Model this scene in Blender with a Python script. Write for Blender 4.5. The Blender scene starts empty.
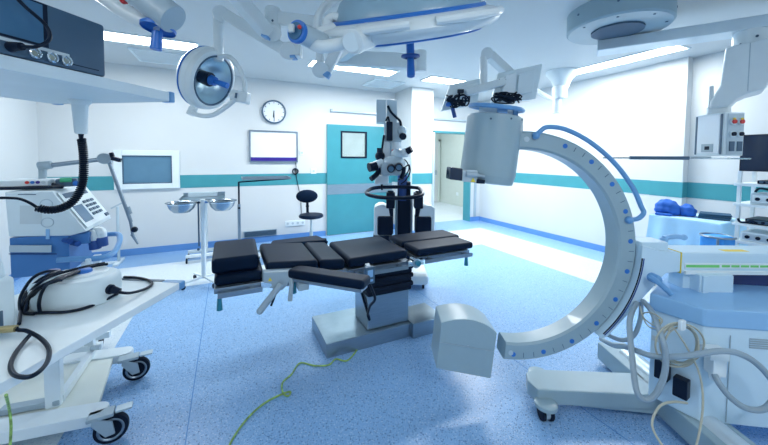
import bpy, bmesh, math, random
from mathutils import Vector as V, Matrix
random.seed(7)
PI = math.pi
R = math.radians
S = bpy.context.scene
COL = S.collection

# ------------------------------------------------------------------ camera
F, YAW, PITCH, ROLL, CX, CY, EYE = 323.5, R(25.715), R(2.524), R(0.398), 384.0, 171.8, 1.5
fwd = V((math.sin(YAW)*math.cos(PITCH), math.cos(YAW)*math.cos(PITCH), -math.sin(PITCH)))
rt0 = V((math.cos(YAW), -math.sin(YAW), 0)); up0 = rt0.cross(fwd)
rt = rt0*math.cos(ROLL)+up0*math.sin(ROLL); up = up0*math.cos(ROLL)-rt0*math.sin(ROLL)
fh = V((math.sin(YAW), math.cos(YAW), 0))
cam_d = bpy.data.cameras.new('camera'); cam = bpy.data.objects.new('camera', cam_d); COL.objects.link(cam)
m = Matrix.Identity(4)
for i in range(3):
    m[i][0] = rt[i]; m[i][1] = up[i]; m[i][2] = -fwd[i]
m[2][3] = EYE
cam.matrix_world = m
cam_d.sensor_fit = 'HORIZONTAL'; cam_d.sensor_width = 36; cam_d.lens = 36*F/768
cam_d.shift_y = -(222.5-CY)/768; cam_d.clip_start = .02; cam_d.clip_end = 60
S.camera = cam

CAM = Matrix.Rotation(-YAW, 4, 'Z')      # working frame turned to the long side of the mobile C-arm
W = Matrix.Identity(4)
def _ray(x, y): return rt*((x-CX)/F)-up*((y-CY)/F)+fwd
def _c(p): return V((p.dot(rt0), p.dot(fh), p.z))
def cd(x, y, dep): d = _ray(x, y); return _c(V((0,0,EYE))+d*(dep/d.dot(fh)))     # a sight line met at a measured distance
def cw(x, y, dep): return CAM @ cd(x, y, dep)
def cz(x, y, z): d = _ray(x, y); return _c(V((0,0,EYE))+d*((z-EYE)/d.z))         # ... or at a measured height
def wz(x, y, z): d = _ray(x, y); return V((0,0,EYE))+d*((z-EYE)/d.z)
def wxp(x, y, X): d = _ray(x, y); return V((0,0,EYE))+d*(X/d.x)
def pxx(p): q = V(p)-V((0,0,EYE)); return CX+F*q.dot(rt)/q.dot(fwd)
def wy(x, y, Y): d = _ray(x, y); return V((0,0,EYE))+d*(Y/d.y)

# ------------------------------------------------------------------ mesh builder
def _ortho(d):
    d = d.normalized(); a = V((0,0,1)) if abs(d.z) < .9 else V((1,0,0))
    u = a.cross(d).normalized(); return u, d.cross(u)
def spline(pts, n=8, closed=False):
    P = [V(p) for p in pts]; out = []; L = len(P)
    rng = L if closed else L-1
    for i in range(rng):
        g = (lambda k: P[k % L]) if closed else (lambda k: P[max(0, min(L-1, k))])
        a, b, c, d = g(i-1), g(i), g(i+1), g(i+2)
        for k in range(n):
            t = k/n
            out.append(.5*((2*b)+(c-a)*t+(2*a-5*b+4*c-d)*t*t+(3*b-a-3*c+d)*t**3))
    if not closed: out.append(P[-1])
    return out
class MB:
    def __init__(s, A=W): s.bm = bmesh.new(); s.A = A
    def _in(s, b, bev=0, seg=2, mi=0, T=None):
        if bev:
            es = [e for e in b.edges if len(e.link_faces) == 2 and e.calc_face_angle(0) > R(28)]
            if es: bmesh.ops.bevel(b, geom=es, offset=bev, segments=seg, profile=.5, affect='EDGES', clamp_overlap=True)
        if T is not None: b.transform(T)
        for f in b.faces: f.material_index = mi
        me = bpy.data.meshes.new('t'); b.to_mesh(me); b.free(); s.bm.from_mesh(me); bpy.data.meshes.remove(me)
        return s
    def box(s, c, size, rot=None, bev=0, seg=2, mi=0):
        b = bmesh.new(); bmesh.ops.create_cube(b, size=1); b.transform(Matrix.Diagonal((*size, 1)))
        T = Matrix.Translation(V(c))
        if rot is not None:
            T = T @ (rot if isinstance(rot, Matrix) else (Matrix.Rotation(rot[2],4,'Z')@Matrix.Rotation(rot[1],4,'Y')@Matrix.Rotation(rot[0],4,'X')))
        return s._in(b, bev, seg, mi, T)
    def bx(s, x0, x1, y0, y1, z0, z1, bev=0, seg=2, mi=0):
        return s.box(((x0+x1)/2, (y0+y1)/2, (z0+z1)/2), (abs(x1-x0), abs(y1-y0), abs(z1-z0)), None, bev, seg, mi)
    def beam(s, a, b_, w, h, up_=(0,0,1), bev=0, mi=0):     # box swept from a to b, width w, height h
        a = V(a); b_ = V(b_); d = (b_-a); L = d.length; d.normalize()
        x = d.cross(V(up_)).normalized(); z = x.cross(d)
        M = Matrix.Identity(4)
        for i in range(3): M[i][0] = x[i]; M[i][1] = d[i]; M[i][2] = z[i]; M[i][3] = (a[i]+b_[i])/2
        b = bmesh.new(); bmesh.ops.create_cube(b, size=1); b.transform(Matrix.Diagonal((w, L, h, 1)))
        return s._in(b, bev, 2, mi, M)
    def cyl(s, p0, p1, r0, r1=None, n=24, bev=0, mi=0):
        p0 = V(p0); p1 = V(p1); r1 = r0 if r1 is None else r1; d = p1-p0; u, w = _ortho(d)
        b = bmesh.new(); A = []; B = []
        for k in range(n):
            t = 2*PI*k/n; o = u*math.cos(t)+w*math.sin(t)
            A.append(b.verts.new(p0+o*r0)); B.append(b.verts.new(p1+o*r1))
        for k in range(n): b.faces.new((A[k], A[(k+1) % n], B[(k+1) % n], B[k]))
        b.faces.new(A[::-1]); b.faces.new(B)
        bmesh.ops.recalc_face_normals(b, faces=b.faces)
        return s._in(b, bev, 2, mi)
    def tube(s, pts, r, n=8, sm=0, closed=False, mi=0, r2=None):
        P = spline(pts, sm, closed) if sm else [V(p) for p in pts]
        b = bmesh.new(); rings = []; L = len(P); u = None
        for i, p in enumerate(P):
            if closed: d = P[(i+1) % L]-P[i-1]
            else: d = P[min(L-1, i+1)]-P[max(0, i-1)]
            if d.length < 1e-9: d = V((0,0,1))
            d.normalize()
            if u is None: u, _ = _ortho(d)
            u = (u-d*u.dot(d))
            if u.length < 1e-6: u, _ = _ortho(d)
            u.normalize(); w = d.cross(u)
            rr = r if r2 is None else r+(r2-r)*i/(L-1)
            rings.append([b.verts.new(p+(u*math.cos(2*PI*k/n)+w*math.sin(2*PI*k/n))*rr) for k in range(n)])
        for i in range(L if closed else L-1):
            a, c = rings[i], rings[(i+1) % L]
            for k in range(n): b.faces.new((a[k], a[(k+1) % n], c[(k+1) % n], c[k]))
        if not closed: b.faces.new(rings[0][::-1]); b.faces.new(rings[-1])
        bmesh.ops.recalc_face_normals(b, faces=b.faces)
        return s._in(b, 0, 2, mi)
    def ext(s, pts, vec, bev=0, seg=2, mi=0):               # polygon pushed along vec
        b = bmesh.new(); vec = V(vec)
        A = [b.verts.new(V(p)) for p in pts]; B = [b.verts.new(V(p)+vec) for p in pts]; n = len(A)
        b.faces.new(A[::-1]); b.faces.new(B)
        for k in range(n): b.faces.new((A[k], A[(k+1) % n], B[(k+1) % n], B[k]))
        bmesh.ops.recalc_face_normals(b, faces=b.faces)
        return s._in(b, bev, seg, mi)
    def lathe(s, prof, c, axis=(0,0,1), n=32, mi=0, closed=False, u=None):
        d = V(axis).normalized(); c = V(c); uu, w = _ortho(d); b = bmesh.new(); rings = []
        for (r, z) in prof:
            if r < 1e-6: rings.append([b.verts.new(c+d*z)])
            else: rings.append([b.verts.new(c+d*z+(uu*math.cos(2*PI*k/n)+w*math.sin(2*PI*k/n))*r) for k in range(n)])
        seq = list(zip(rings, rings[1:]))
        if closed: seq.append((rings[-1], rings[0]))
        for a, e in seq:
            for k in range(n):
                k2 = (k+1) % n
                if len(a) == 1 and len(e) == 1: continue
                if len(a) == 1: b.faces.new((a[0], e[k], e[k2]))
                elif len(e) == 1: b.faces.new((a[k], a[k2], e[0]))
                else: b.faces.new((a[k], a[k2], e[k2], e[k]))
        bmesh.ops.recalc_face_normals(b, faces=b.faces)
        return s._in(b, 0, 2, mi)
    def ball(s, c, r, sc=(1,1,1), n=16, mi=0, rot=None):
        b = bmesh.new(); bmesh.ops.create_uvsphere(b, u_segments=n, v_segments=max(6, n//2), radius=r)
        T = Matrix.Translation(V(c))
        if rot is not None: T = T @ rot
        return s._in(b, 0, 2, mi, T @ Matrix.Diagonal((*sc, 1)))
    def torus(s, c, axis, r, t, n=40, k=10, mi=0, sc=None):
        u, w = _ortho(V(axis)); c = V(c)
        return s.tube([c+(u*math.cos(2*PI*i/n)+w*math.sin(2*PI*i/n))*r for i in range(n)], t, k, 0, True, mi)
    def build(s, name, mat, parent=None, label=None, ang=35):
        T = MATS.get(parent.name, W).inverted() if parent else W
        if getattr(s, 'loc', None) is not None: T = s.loc
        s.bm.transform(T @ s.A)
        me = bpy.data.meshes.new(name); s.bm.to_mesh(me); s.bm.free()
        for mm in (mat if isinstance(mat, (list, tuple)) else [mat]): me.materials.append(mm)
        for p in me.polygons: p.use_smooth = True
        me.set_sharp_from_angle(angle=R(ang))
        o = bpy.data.objects.new(name, me); COL.objects.link(o)
        if len(me.polygons) < 4000:
            wn = o.modifiers.new('weighted_normal', 'WEIGHTED_NORMAL'); wn.keep_sharp = True; wn.mode = 'FACE_AREA'; wn.weight = 80
        if parent:
            o.parent = parent; MATS[o.name] = MATS.get(parent.name, W)
        if label: o['label'] = label
        return o
MATS = {}
def thing(name, label, cat, loc=(0,0,0), rz=0, group=None, A=None):
    o = bpy.data.objects.new(name, None); COL.objects.link(o); o.empty_display_size = .1
    M = (A or W) @ Matrix.Translation(V(loc)) @ Matrix.Rotation(rz, 4, 'Z')
    o.matrix_world = M; MATS[o.name] = M.copy()
    o['label'] = label; o['category'] = cat
    if group: o['group'] = group
    return o
def base(o): return MATS[o.name]
def tag(o, label, cat, group=None, kind=None):
    o['label'] = label; o['category'] = cat
    if group: o['group'] = group
    if kind: o['kind'] = kind
    return o
def center(o):                                               # put the origin of a one-mesh thing at its base
    me = o.data; n = len(me.vertices)
    xs = [v.co for v in me.vertices]
    c = V((sum(v.x for v in xs)/n, sum(v.y for v in xs)/n, min(v.z for v in xs)))
    me.transform(Matrix.Translation(-c)); o.location = c
    return o
def solo(mb, name, mat, label, cat, group=None, kind=None): return tag(center(mb.build(name, mat)), label, cat, group, kind)
def struct(mb, name, mat, parent=None):
    o = mb.build(name, mat, parent)
    if not parent: o['kind'] = 'structure'
    return o
def dup(root, loc=None, rz=None, label=None, M=None):
    def rec(o, par):
        c = o.copy(); COL.objects.link(c)
        if par: c.parent = par
        for ch in list(o.children): rec(ch, c)
        return c
    r = rec(root, None)
    if M is not None: r.matrix_world = M
    else:
        if loc is not None: r.location = loc
        if rz is not None: r.rotation_euler = (0, 0, rz)
    if label: r['label'] = label
    return r

# ------------------------------------------------------------------ materials
def mat(name, col, rough=.5, metal=0, spec=.5, vary=.04, scale=6, bump=0, emis=None, es=0, coat=0, trans=0, alpha=1, sheen=0, bscale=60, aniso=None, tint=None):
    mm = bpy.data.materials.new(name); mm.use_nodes = True; nt = mm.node_tree; N = nt.nodes; L = nt.links
    p = N['Principled BSDF']; p.inputs['Roughness'].default_value = rough; p.inputs['Metallic'].default_value = metal
    p.inputs['Specular IOR Level'].default_value = spec; p.inputs['Coat Weight'].default_value = coat
    p.inputs['Transmission Weight'].default_value = trans; p.inputs['Alpha'].default_value = alpha
    p.inputs['Sheen Weight'].default_value = sheen
    if tint: p.inputs['Specular Tint'].default_value = (*tint, 1)
    tc = N.new('ShaderNodeTexCoord'); no = N.new('ShaderNodeTexNoise'); no.inputs['Scale'].default_value = scale; no.inputs['Detail'].default_value = 4
    if aniso:
        mp = N.new('ShaderNodeMapping'); mp.inputs['Scale'].default_value = aniso
        L.new(tc.outputs['Object'], mp.inputs['Vector']); L.new(mp.outputs[0], no.inputs['Vector'])
    else: L.new(tc.outputs['Object'], no.inputs['Vector'])
    rp = N.new('ShaderNodeValToRGB'); rp.color_ramp.elements[0].position = .3; rp.color_ramp.elements[1].position = .7
    rp.color_ramp.elements[0].color = [max(0, c*(1-vary)) for c in col]+[1]; rp.color_ramp.elements[1].color = [min(1, c*(1+vary)) for c in col]+[1]
    L.new(no.outputs['Fac'], rp.inputs[0]); L.new(rp.outputs[0], p.inputs['Base Color'])
    if bump:
        n2 = N.new('ShaderNodeTexNoise'); n2.inputs['Scale'].default_value = bscale; L.new(tc.outputs['Object'], n2.inputs['Vector'])
        b = N.new('ShaderNodeBump'); b.inputs['Strength'].default_value = bump; b.inputs['Distance'].default_value = .003
        L.new(n2.outputs['Fac'], b.inputs['Height']); L.new(b.outputs[0], p.inputs['Normal'])
    if emis: p.inputs['Emission Color'].default_value = (*emis, 1); p.inputs['Emission Strength'].default_value = es
    return mm
def s2l(r, g, b):
    f = lambda c: (c/12.92 if c <= .04045 else ((c+.055)/1.055)**2.4)
    return tuple(f(c/255) for c in (r, g, b))
def floor_mat(name, col, dark, light):
    mm = mat(name, col, .32, 0, .5, .06, 1.2); nt = mm.node_tree; N = nt.nodes; L = nt.links; p = N['Principled BSDF']
    tc = N.new('ShaderNodeTexCoord'); src = p.inputs['Base Color'].links[0].from_socket
    for sc, th, c2 in ((44, .20, dark), (80, .24, dark), (60, .22, light), (110, .25, light)):
        v = N.new('ShaderNodeTexVoronoi'); v.inputs['Scale'].default_value = sc; L.new(tc.outputs['Object'], v.inputs['Vector'])
        lt = N.new('ShaderNodeMath'); lt.operation = 'LESS_THAN'; lt.inputs[1].default_value = th; L.new(v.outputs['Distance'], lt.inputs[0])
        gt = N.new('ShaderNodeMath'); gt.operation = 'MULTIPLY'; gt.inputs[1].default_value = .85; L.new(lt.outputs[0], gt.inputs[0])
        mx = N.new('ShaderNodeMixRGB'); mx.inputs[2].default_value = (*c2, 1); L.new(gt.outputs[0], mx.inputs[0]); L.new(src, mx.inputs[1]); src = mx.outputs[0]
    L.new(src, p.inputs['Base Color'])
    return mm
M_wall = mat('wall_paint', (.615,.655,.672), .55, vary=.02, scale=1.5)
M_ceil = mat('ceiling_paint', (.57,.61,.625), .6, vary=.02, scale=1.2)
M_teal = mat('teal_paint', (.05,.29,.345), .4, vary=.04)
M_tealdoor = mat('teal_laminate', (.045,.27,.33), .35, vary=.03)
M_steelband = mat('brushed_plate', (.30,.40,.47), .38, .75, vary=.1, scale=8, aniso=(1,1,40))
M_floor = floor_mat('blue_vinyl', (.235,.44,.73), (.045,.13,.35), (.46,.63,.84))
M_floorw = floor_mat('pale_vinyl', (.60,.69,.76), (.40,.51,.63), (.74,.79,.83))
M_base = mat('blue_cove', (.11,.28,.60), .4)
M_white = mat('white_enamel', (.73,.82,.86), .35, vary=.03)
M_plast = mat('white_plastic', (.66,.77,.82), .4, vary=.03)
M_lamp = mat('lamp_enamel', (.68,.76,.79), .33, vary=.03, coat=.2)
M_cream = mat('cream_panel', (.68,.74,.70), .42, vary=.03)
M_carm = mat('gray_coat', (.285,.405,.47), .36, vary=.03, coat=.15)
M_carmtop = mat('track_metal', (.55,.66,.73), .3, .25, vary=.04)
M_grey = mat('gray_plastic', (.35,.45,.52), .4)
M_lgrey = mat('light_gray_metal', (.47,.58,.65), .35, .2)
M_dgrey = mat('slate_gray', (.055,.115,.185), .42, vary=.06)
M_steel = mat('stainless', (.30,.39,.46), .30, .85, vary=.08, scale=5, aniso=(2,2,60))
M_alu = mat('aluminium', (.25,.32,.39), .33, .8, vary=.05)
M_chrome = mat('chrome', (.75,.82,.87), .08, 1, vary=.02)
M_leather = mat('black_upholstery', (.003,.010,.028), .48, spec=.16, tint=(.45,.68,1), vary=.15, bump=.06, bscale=180)
M_black = mat('black_plastic', (.005,.010,.024), .4, spec=.3, tint=(.5,.7,1), vary=.1)
M_rubber = mat('black_rubber', (.007,.012,.025), .6, spec=.2, tint=(.5,.7,1), vary=.1)
M_cable = mat('dark_cable', (.004,.008,.018), .4, spec=.3, tint=(.5,.7,1), vary=.1)
M_gcable = mat('gray_cable', (.27,.36,.43), .42)
M_tancable = mat('tan_cable', (.42,.43,.36), .5)
M_ygcable = mat('green_yellow_cable', (.30,.50,.12), .45, vary=.5, scale=40)
M_blue = mat('blue_plastic', (.02,.16,.55), .35, vary=.05)
M_dblue = mat('deep_blue_plastic', (.015,.07,.28), .35)
M_navy = mat('navy_panel', (.008,.03,.16), .4)
M_lblue = mat('pale_blue_coat', (.25,.48,.76), .38, vary=.03)
M_mblue = mat('rail_blue', (.13,.33,.62), .35)
M_frameblue = mat('frame_blue', (.05,.19,.47), .4)
M_body = mat('ice_white_coat', (.56,.74,.86), .4, vary=.02)
M_tealp = mat('teal_plastic', (.02,.22,.32), .4)
M_green = mat('green_print', (.16,.62,.16), .5)
M_yellow = mat('yellow_print', (.80,.62,.05), .5)
M_red = mat('red_plastic', (.6,.03,.03), .35)
M_screen = mat('dark_glass', (.01,.025,.06), .12, vary=.1)
M_scrblue = mat('display_glass', (.06,.16,.28), .15, vary=.08)
M_hatch = mat('frosted_blue_glass', (.10,.22,.33), .2, vary=.05)
M_paper = mat('paper_print', (.55,.64,.68), .6)
M_purple = mat('violet_strip', (.03,.012,.24), .4)
M_wb = mat('whiteboard_face', (.80,.86,.91), .18, vary=.01)
M_drape = mat('sky_blue_drape', (.44,.72,.93), .8, vary=.06, bump=.35, bscale=30)
M_linen = mat('blue_linen', (.015,.12,.50), .8, vary=.15, bump=.3, bscale=60)
M_linend = mat('dark_teal_linen', (.015,.07,.14), .8, vary=.15, bump=.3, bscale=60)
M_drapeb = mat('blue_bag', (.05,.32,.80), .7, vary=.1, bump=.2, bscale=30)
M_light = mat('light_diffuser', (.9,.95,1), .4, emis=(.93,.99,1), es=6)
M_lightoff = mat('unlit_diffuser', (.9,.95,1), .4, emis=(.93,.97,1), es=.5)
M_clear = mat('clear_acrylic', (.8,.9,.95), .08, trans=.9, spec=.6)
M_reflector = mat('mirror_reflector', (.62,.80,.88), .30, .75, vary=.05)
M_greenish = mat('corridor_paint', (.60,.68,.65), .6, vary=.02)
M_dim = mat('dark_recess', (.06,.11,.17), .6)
# ------------------------------------------------------------------ the room
XL, XR, YB, YF, H = -2.32, 5.45, 6.0, -1.6, 2.84
fl = MB()
def rect(mb, x0, x1, y0, y1, mi): mb.bx(x0, x1, y0, y1, -.05, 0, mi=mi)
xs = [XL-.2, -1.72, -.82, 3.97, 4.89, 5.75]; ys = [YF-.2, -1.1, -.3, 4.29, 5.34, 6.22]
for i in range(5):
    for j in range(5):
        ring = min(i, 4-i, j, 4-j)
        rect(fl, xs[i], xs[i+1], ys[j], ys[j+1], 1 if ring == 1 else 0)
fl.bx(1.2, 7.2, 6.22, 9.6, -.05, 0, mi=1)
fl.bx(-.224, -.218, -.3, 4.29, -.01, .0006, mi=2)             # weld line in the vinyl
fl.bx(1.9, 1.906, -.3, 4.29, -.01, .0006, mi=2)
M_weld = mat('weld_line', (.07,.24,.58), .5)
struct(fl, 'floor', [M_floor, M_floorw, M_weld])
struct(MB().bx(XL-.2, 7.2, YF-.2, 9.6, H, H+.1), 'ceiling', M_ceil)
wb = MB()
wb.bx(XL-.2, 1.68, YB, YB+.2, 0, H).bx(1.68, 3.05, YB, YB+.2, 2.12, H).bx(3.05, 4.07, YB, YB+.2, 0, H)
wb.bx(4.07, 5.16, YB, YB+.2, 2.10, H).bx(5.16, 5.75, YB, YB+.2, 0, H)
struct(wb, 'wall_back', M_wall)
struct(MB().bx(3.14, 3.62, 5.32, YB, 0, H), 'wall_pillar', M_wall)
wr = MB(); wr.bx(XR, 5.75, 2.49, YB, 0, H).bx(5.40, 5.75, 2.13, 2.49, 0, H).bx(5.53, 5.75, YF-.2, 2.13, 0, H)
struct(wr, 'wall_right', M_wall)
struct(MB().bx(XL-.2, XL, YF, YB, 0, H), 'wall_left', M_wall)
struct(MB().bx(XL-.2, 5.75, YF-.2, YF, 0, H), 'wall_front', M_wall)
# corridor past the back wall
co_ = MB(); co_.bx(1.2, 7.2, 9.1, 9.3, 0, H).bx(6.5, 6.7, 6.2, 9.1, 0, H).bx(1.2, 1.4, 6.2, 9.1, 0, H)
struct(co_, 'wall_corridor', M_greenish)
# painted stripe
st = MB(); e = .004
st.bx(XL, -1.5, YB-e, YB, .995, 1.2).bx(-.70, 1.68, YB-e, YB, .995, 1.2)
st.bx(3.05, 3.14, YB-e, YB, .995, 1.2).bx(3.14-e, 3.14, 5.32, YB, .995, 1.2).bx(3.14-e, 3.62, 5.32-e, 5.32, .995, 1.2)
st.bx(5.16, XR, YB-e, YB, .995, 1.2).bx(XR-e, XR, 2.49, YB, .995, 1.2).bx(5.40-e, 5.40, 2.13-e, 2.49+e, .995, 1.2).bx(5.40, XR, 2.49, 2.49+e, .995, 1.2).bx(5.40, 5.53, 2.13-e, 2.13, .995, 1.2)
st.bx(5.53-e, 5.53, YF, 2.13-e, .995, 1.2)
struct(st, 'trim_1', M_teal)
bb = MB()
bb.bx(XL, 1.66, YB-.018, YB, 0, .1, .004).bx(3.05, 3.14, YB-.018, YB, 0, .1).bx(3.122, 3.64, 5.302, 5.32, 0, .1).bx(3.122, 3.14, 5.32, YB, 0, .1).bx(5.17, XR, YB-.018, YB, 0, .1)
struct(bb, 'baseboard_back', M_base)
struct(MB().bx(XR-.018, XR, 2.49, YB-.018, 0, .1, .004).bx(5.382, 5.40, 2.112, 2.508, 0, .1).bx(5.512, 5.53, YF, 2.112, 0, .1), 'baseboard_right', M_base)
struct(MB().bx(XL, XL+.018, YF, YB-.018, 0, .1, .004), 'baseboard_left', M_base)
# grey corner guards and the teal frame of the open doorway
tr = MB(); tr.bx(3.105, 3.14, 5.285, 5.32, .1, 1.5, .004).bx(3.615, 3.65, 5.29, 5.33, .1, 2.0, .004)
struct(tr, 'trim_2', M_lgrey)
df = struct(MB().bx(4.07, 4.11, YB-.015, YB+.2, 0, 2.10).bx(5.12, 5.16, YB-.015, YB+.2, 0, 2.10).bx(4.07, 5.16, YB-.015, YB+.2, 2.06, 2.10), 'door_2', M_teal)
struct(MB().bx(5.27, 5.33, YB-.03, YB, .1, 2.0, .006), 'trim_3', M_grey)
# teal sliding door with steel kick band and vision panel
d1 = MB(); y0, y1 = 5.955, 5.995
d1.bx(1.68, 1.95, y0, y1, .012, 2.12).bx(2.48, 3.05, y0, y1, .012, 2.12).bx(1.95, 2.48, y0, y1, 2.0, 2.12).bx(1.95, 2.48, y0, y1, .012, 1.49)
door = struct(d1, 'door_1', M_tealdoor)
struct(MB().bx(1.68, 3.05, y0-.004, y0, .79, .98), 'kick_band', M_steelband, door)
wf = MB()
for a in ((1.945,1.975,1.485,2.005), (2.455,2.485,1.485,2.005), (1.975,2.455,1.485,1.515), (1.975,2.455,1.975,2.005)): wf.bx(a[0], a[1], y0-.012, y1, a[2], a[3])
struct(wf, 'window_frame', M_black, door)
struct(MB().bx(1.975, 2.455, 5.97, 5.976, 1.515, 1.975), 'pane', M_clear, door)
# sliding rails over the two doors
rl = thing('sliding_door_rail', 'white sliding rail above the teal door', 'rail', (2.3, 5.985, 2.34))
MB().bx(1.78, 3.1, 5.95, 5.985, 2.36, 2.40, .006).build('track', M_lgrey, rl)
MB().bx(1.75, 1.785, 5.945, YB, 2.35, 2.41, .005).build('end_bracket', M_grey, rl)
rl = thing('sliding_door_rail', 'short white sliding rail above the open corridor doorway', 'rail', (4.6, 5.985, 2.34))
MB().bx(4.05, 5.35, 5.95, 5.985, 2.34, 2.38, .006).build('track', M_lgrey, rl)
MB().bx(5.35, 5.385, 5.945, YB, 2.33, 2.39, .005).build('end_bracket', M_grey, rl)
# corridor door seen through the doorway
cd_ = struct(MB().bx(5.55, 6.38, 9.055, 9.098, .01, 2.05, .004), 'door_3', M_wall)
struct(MB().bx(5.47, 5.55, 9.04, 9.1, 0, 2.12).bx(6.38, 6.46, 9.04, 9.1, 0, 2.12).bx(5.47, 6.46, 9.04, 9.1, 2.05, 2.12), 'door_frame', M_greenish, cd_)
struct(MB().cyl((6.30,9.05,1.03), (6.30,8.99,1.03), .012, n=10).beam((6.31,8.99,1.03), (6.18,8.99,1.03), .02, .02, bev=.004).bx(6.27, 6.33, 9.046, 9.056, .93, 1.09), 'door_handle', M_grey, cd_)
struct(MB().bx(6.482, 6.5, 6.2, 9.1, 0, .08), 'baseboard_corridor', M_greenish)
solo(MB().bx(6.486, 6.5, 8.1, 8.2, .32, .42, .004), 'wall_socket', M_white, 'small white socket on the corridor wall seen through the doorway', 'socket')
# pass-through hatch with dark glass
hw = MB()
x0, x1, z0, z1 = -1.51, -.69, 1.0, 1.585
for a in ((x0,x0+.10,z0,z1), (x1-.10,x1,z0,z1), (x0+.10,x1-.10,z0,z0+.08), (x0+.10,x1-.10,z1-.08,z1)): hw.bx(a[0], a[1], 5.955, YB, a[2], a[3], .006)
win = struct(hw, 'window_1', M_white)
h2 = MB()
a0, a1, b0, b1 = x0+.1, x1-.1, z0+.08, z1-.08
for a in ((a0,a0+.015,b0,b1), (a1-.015,a1,b0,b1), (a0,a1,b0,b0+.015), (a0,a1,b1-.015,b1)): h2.bx(a[0], a[1], 5.965, YB, a[2], a[3])
struct(h2, 'window_frame', M_dgrey, win)
struct(MB().bx(a0+.015, a1-.015, 5.978, YB, b0+.015, b1-.015), 'pane', M_hatch, win)

# ceiling strip lights
def strip(x0, x1, y0, y1, label, lit=True):
    t = thing('ceiling_light', label, 'ceiling light', ((x0+x1)/2, (y0+y1)/2, H), 0, 'ceiling strip lights')
    f = MB(); w = .02
    f.bx(x0, x1, y0, y0+w, H-.014, H).bx(x0, x1, y1-w, y1, H-.014, H).bx(x0, x0+w, y0+w, y1-w, H-.014, H).bx(x1-w, x1, y0+w, y1-w, H-.014, H)
    f.build('frame', M_white, t)
    MB().bx(x0+w, x1-w, y0+w, y1-w, H-.010, H-.001).build('diffuser', M_light if lit else M_lightoff, t)
strip(-1.65, -.30, 4.46, 4.82, 'ceiling strip light above the wall clock and pass-through window')
strip(1.05, 2.40, 4.46, 4.82, 'ceiling strip light behind the big lamp, before the teal door')
strip(4.66, 5.0, 1.95, 3.35, 'ceiling strip light running along the right wall beside the pendant canopy')
strip(4.66, 5.0, -.9, .5, 'ceiling strip light of the row by the right wall', False)
strip(.2, 1.6, -1.3, -.95, 'ceiling strip light near the front wall', False)
strip(3.0, 4.4, 4.46, 4.82, 'ceiling strip light above the corridor doorway, right of the big lamp')
strip(-1.9, -1.56, -.2, 1.2, 'ceiling strip light along the left wall', False)
# air vents in the ceiling
def vent(x0, x1, y0, y1, label):
    t = thing('ceiling_vent', label, 'vent', ((x0+x1)/2, (y0+y1)/2, H), 0, 'ceiling vents')
    f = MB(); w = .03
    f.bx(x0, x1, y0, y0+w, H-.02, H).bx(x0, x1, y1-w, y1, H-.02, H).bx(x0, x0+w, y0+w, y1-w, H-.02, H).bx(x1-w, x1, y0+w, y1-w, H-.02, H)
    f.build('frame', M_white, t)
    g = MB(); n = 9
    for k in range(n):
        y = y0+w+(y1-y0-2*w)*(k+.5)/n
        g.box(((x0+x1)/2, y, H-.008), (x1-x0-2*w, (y1-y0-2*w)/n*.86, .004), (R(4), 0, 0))
    g.build('louvres', M_white, t)
vent(-1.10, -.42, 5.02, 5.62, 'square ceiling vent left of the small lamp')
vent(2.25, 2.85, 5.08, 5.62, 'square ceiling vent in front of the teal door')
# canopies in the ceiling
# ------------------------------------------------------------------ things on the back wall
c = V((.732, 5.985, 2.285))
t = thing('wall_clock', 'round white wall clock with a dark rim and black hands', 'clock', c)
MB().lathe([(.0,.015),(.185,.015),(.205,.005),(.205,-.03),(.185,-.038),(.18,-.03),(.18,-.012),(0,-.012)], c, (0,1,0), 40).build('rim', M_dgrey, t)
MB().cyl(c+V((0,-.012,0)), c+V((0,-.016,0)), .18, n=40).build('face', M_wb, t)
for k in range(12):
    a = k*PI/6; d = V((math.sin(a), 0, math.cos(a)))
    MB().beam(c+V((0,-.018,0))+d*.145, c+V((0,-.018,0))+d*.17, .008, .003, (0,1,0)).build('hour_mark', M_black, t)
MB().beam(c+V((0,-.021,.02)), c+V((.002,-.021,-.145)), .009, .003, (0,1,0)).build('hand', M_black, t)
MB().beam(c+V((0,-.024,.02)), c+V((-.012,-.024,-.10)), .012, .003, (0,1,0)).build('hand', M_black, t)
x0, x1, z0, z1 = .325, 1.14, 1.405, 1.955
t = thing('whiteboard', 'framed whiteboard with a dark violet strip along its lower edge', 'whiteboard', ((x0+x1)/2, 5.985, z0))
f = MB(); w = .022
f.bx(x0, x1, 5.96, 5.998, z0, z0+w).bx(x0, x1, 5.96, 5.998, z1-w, z1).bx(x0, x0+w, 5.96, 5.998, z0+w, z1-w).bx(x1-w, x1, 5.96, 5.998, z0+w, z1-w)
f.build('frame', M_alu, t)
MB().bx(x0+w, x1-w, 5.978, 5.997, z0+.085, z1-w).build('writing_surface', M_wb, t)
MB().bx(x0+w, x1-w, 5.974, 5.997, z0+w, z0+.085).build('lower_strip', M_purple, t)
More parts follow.
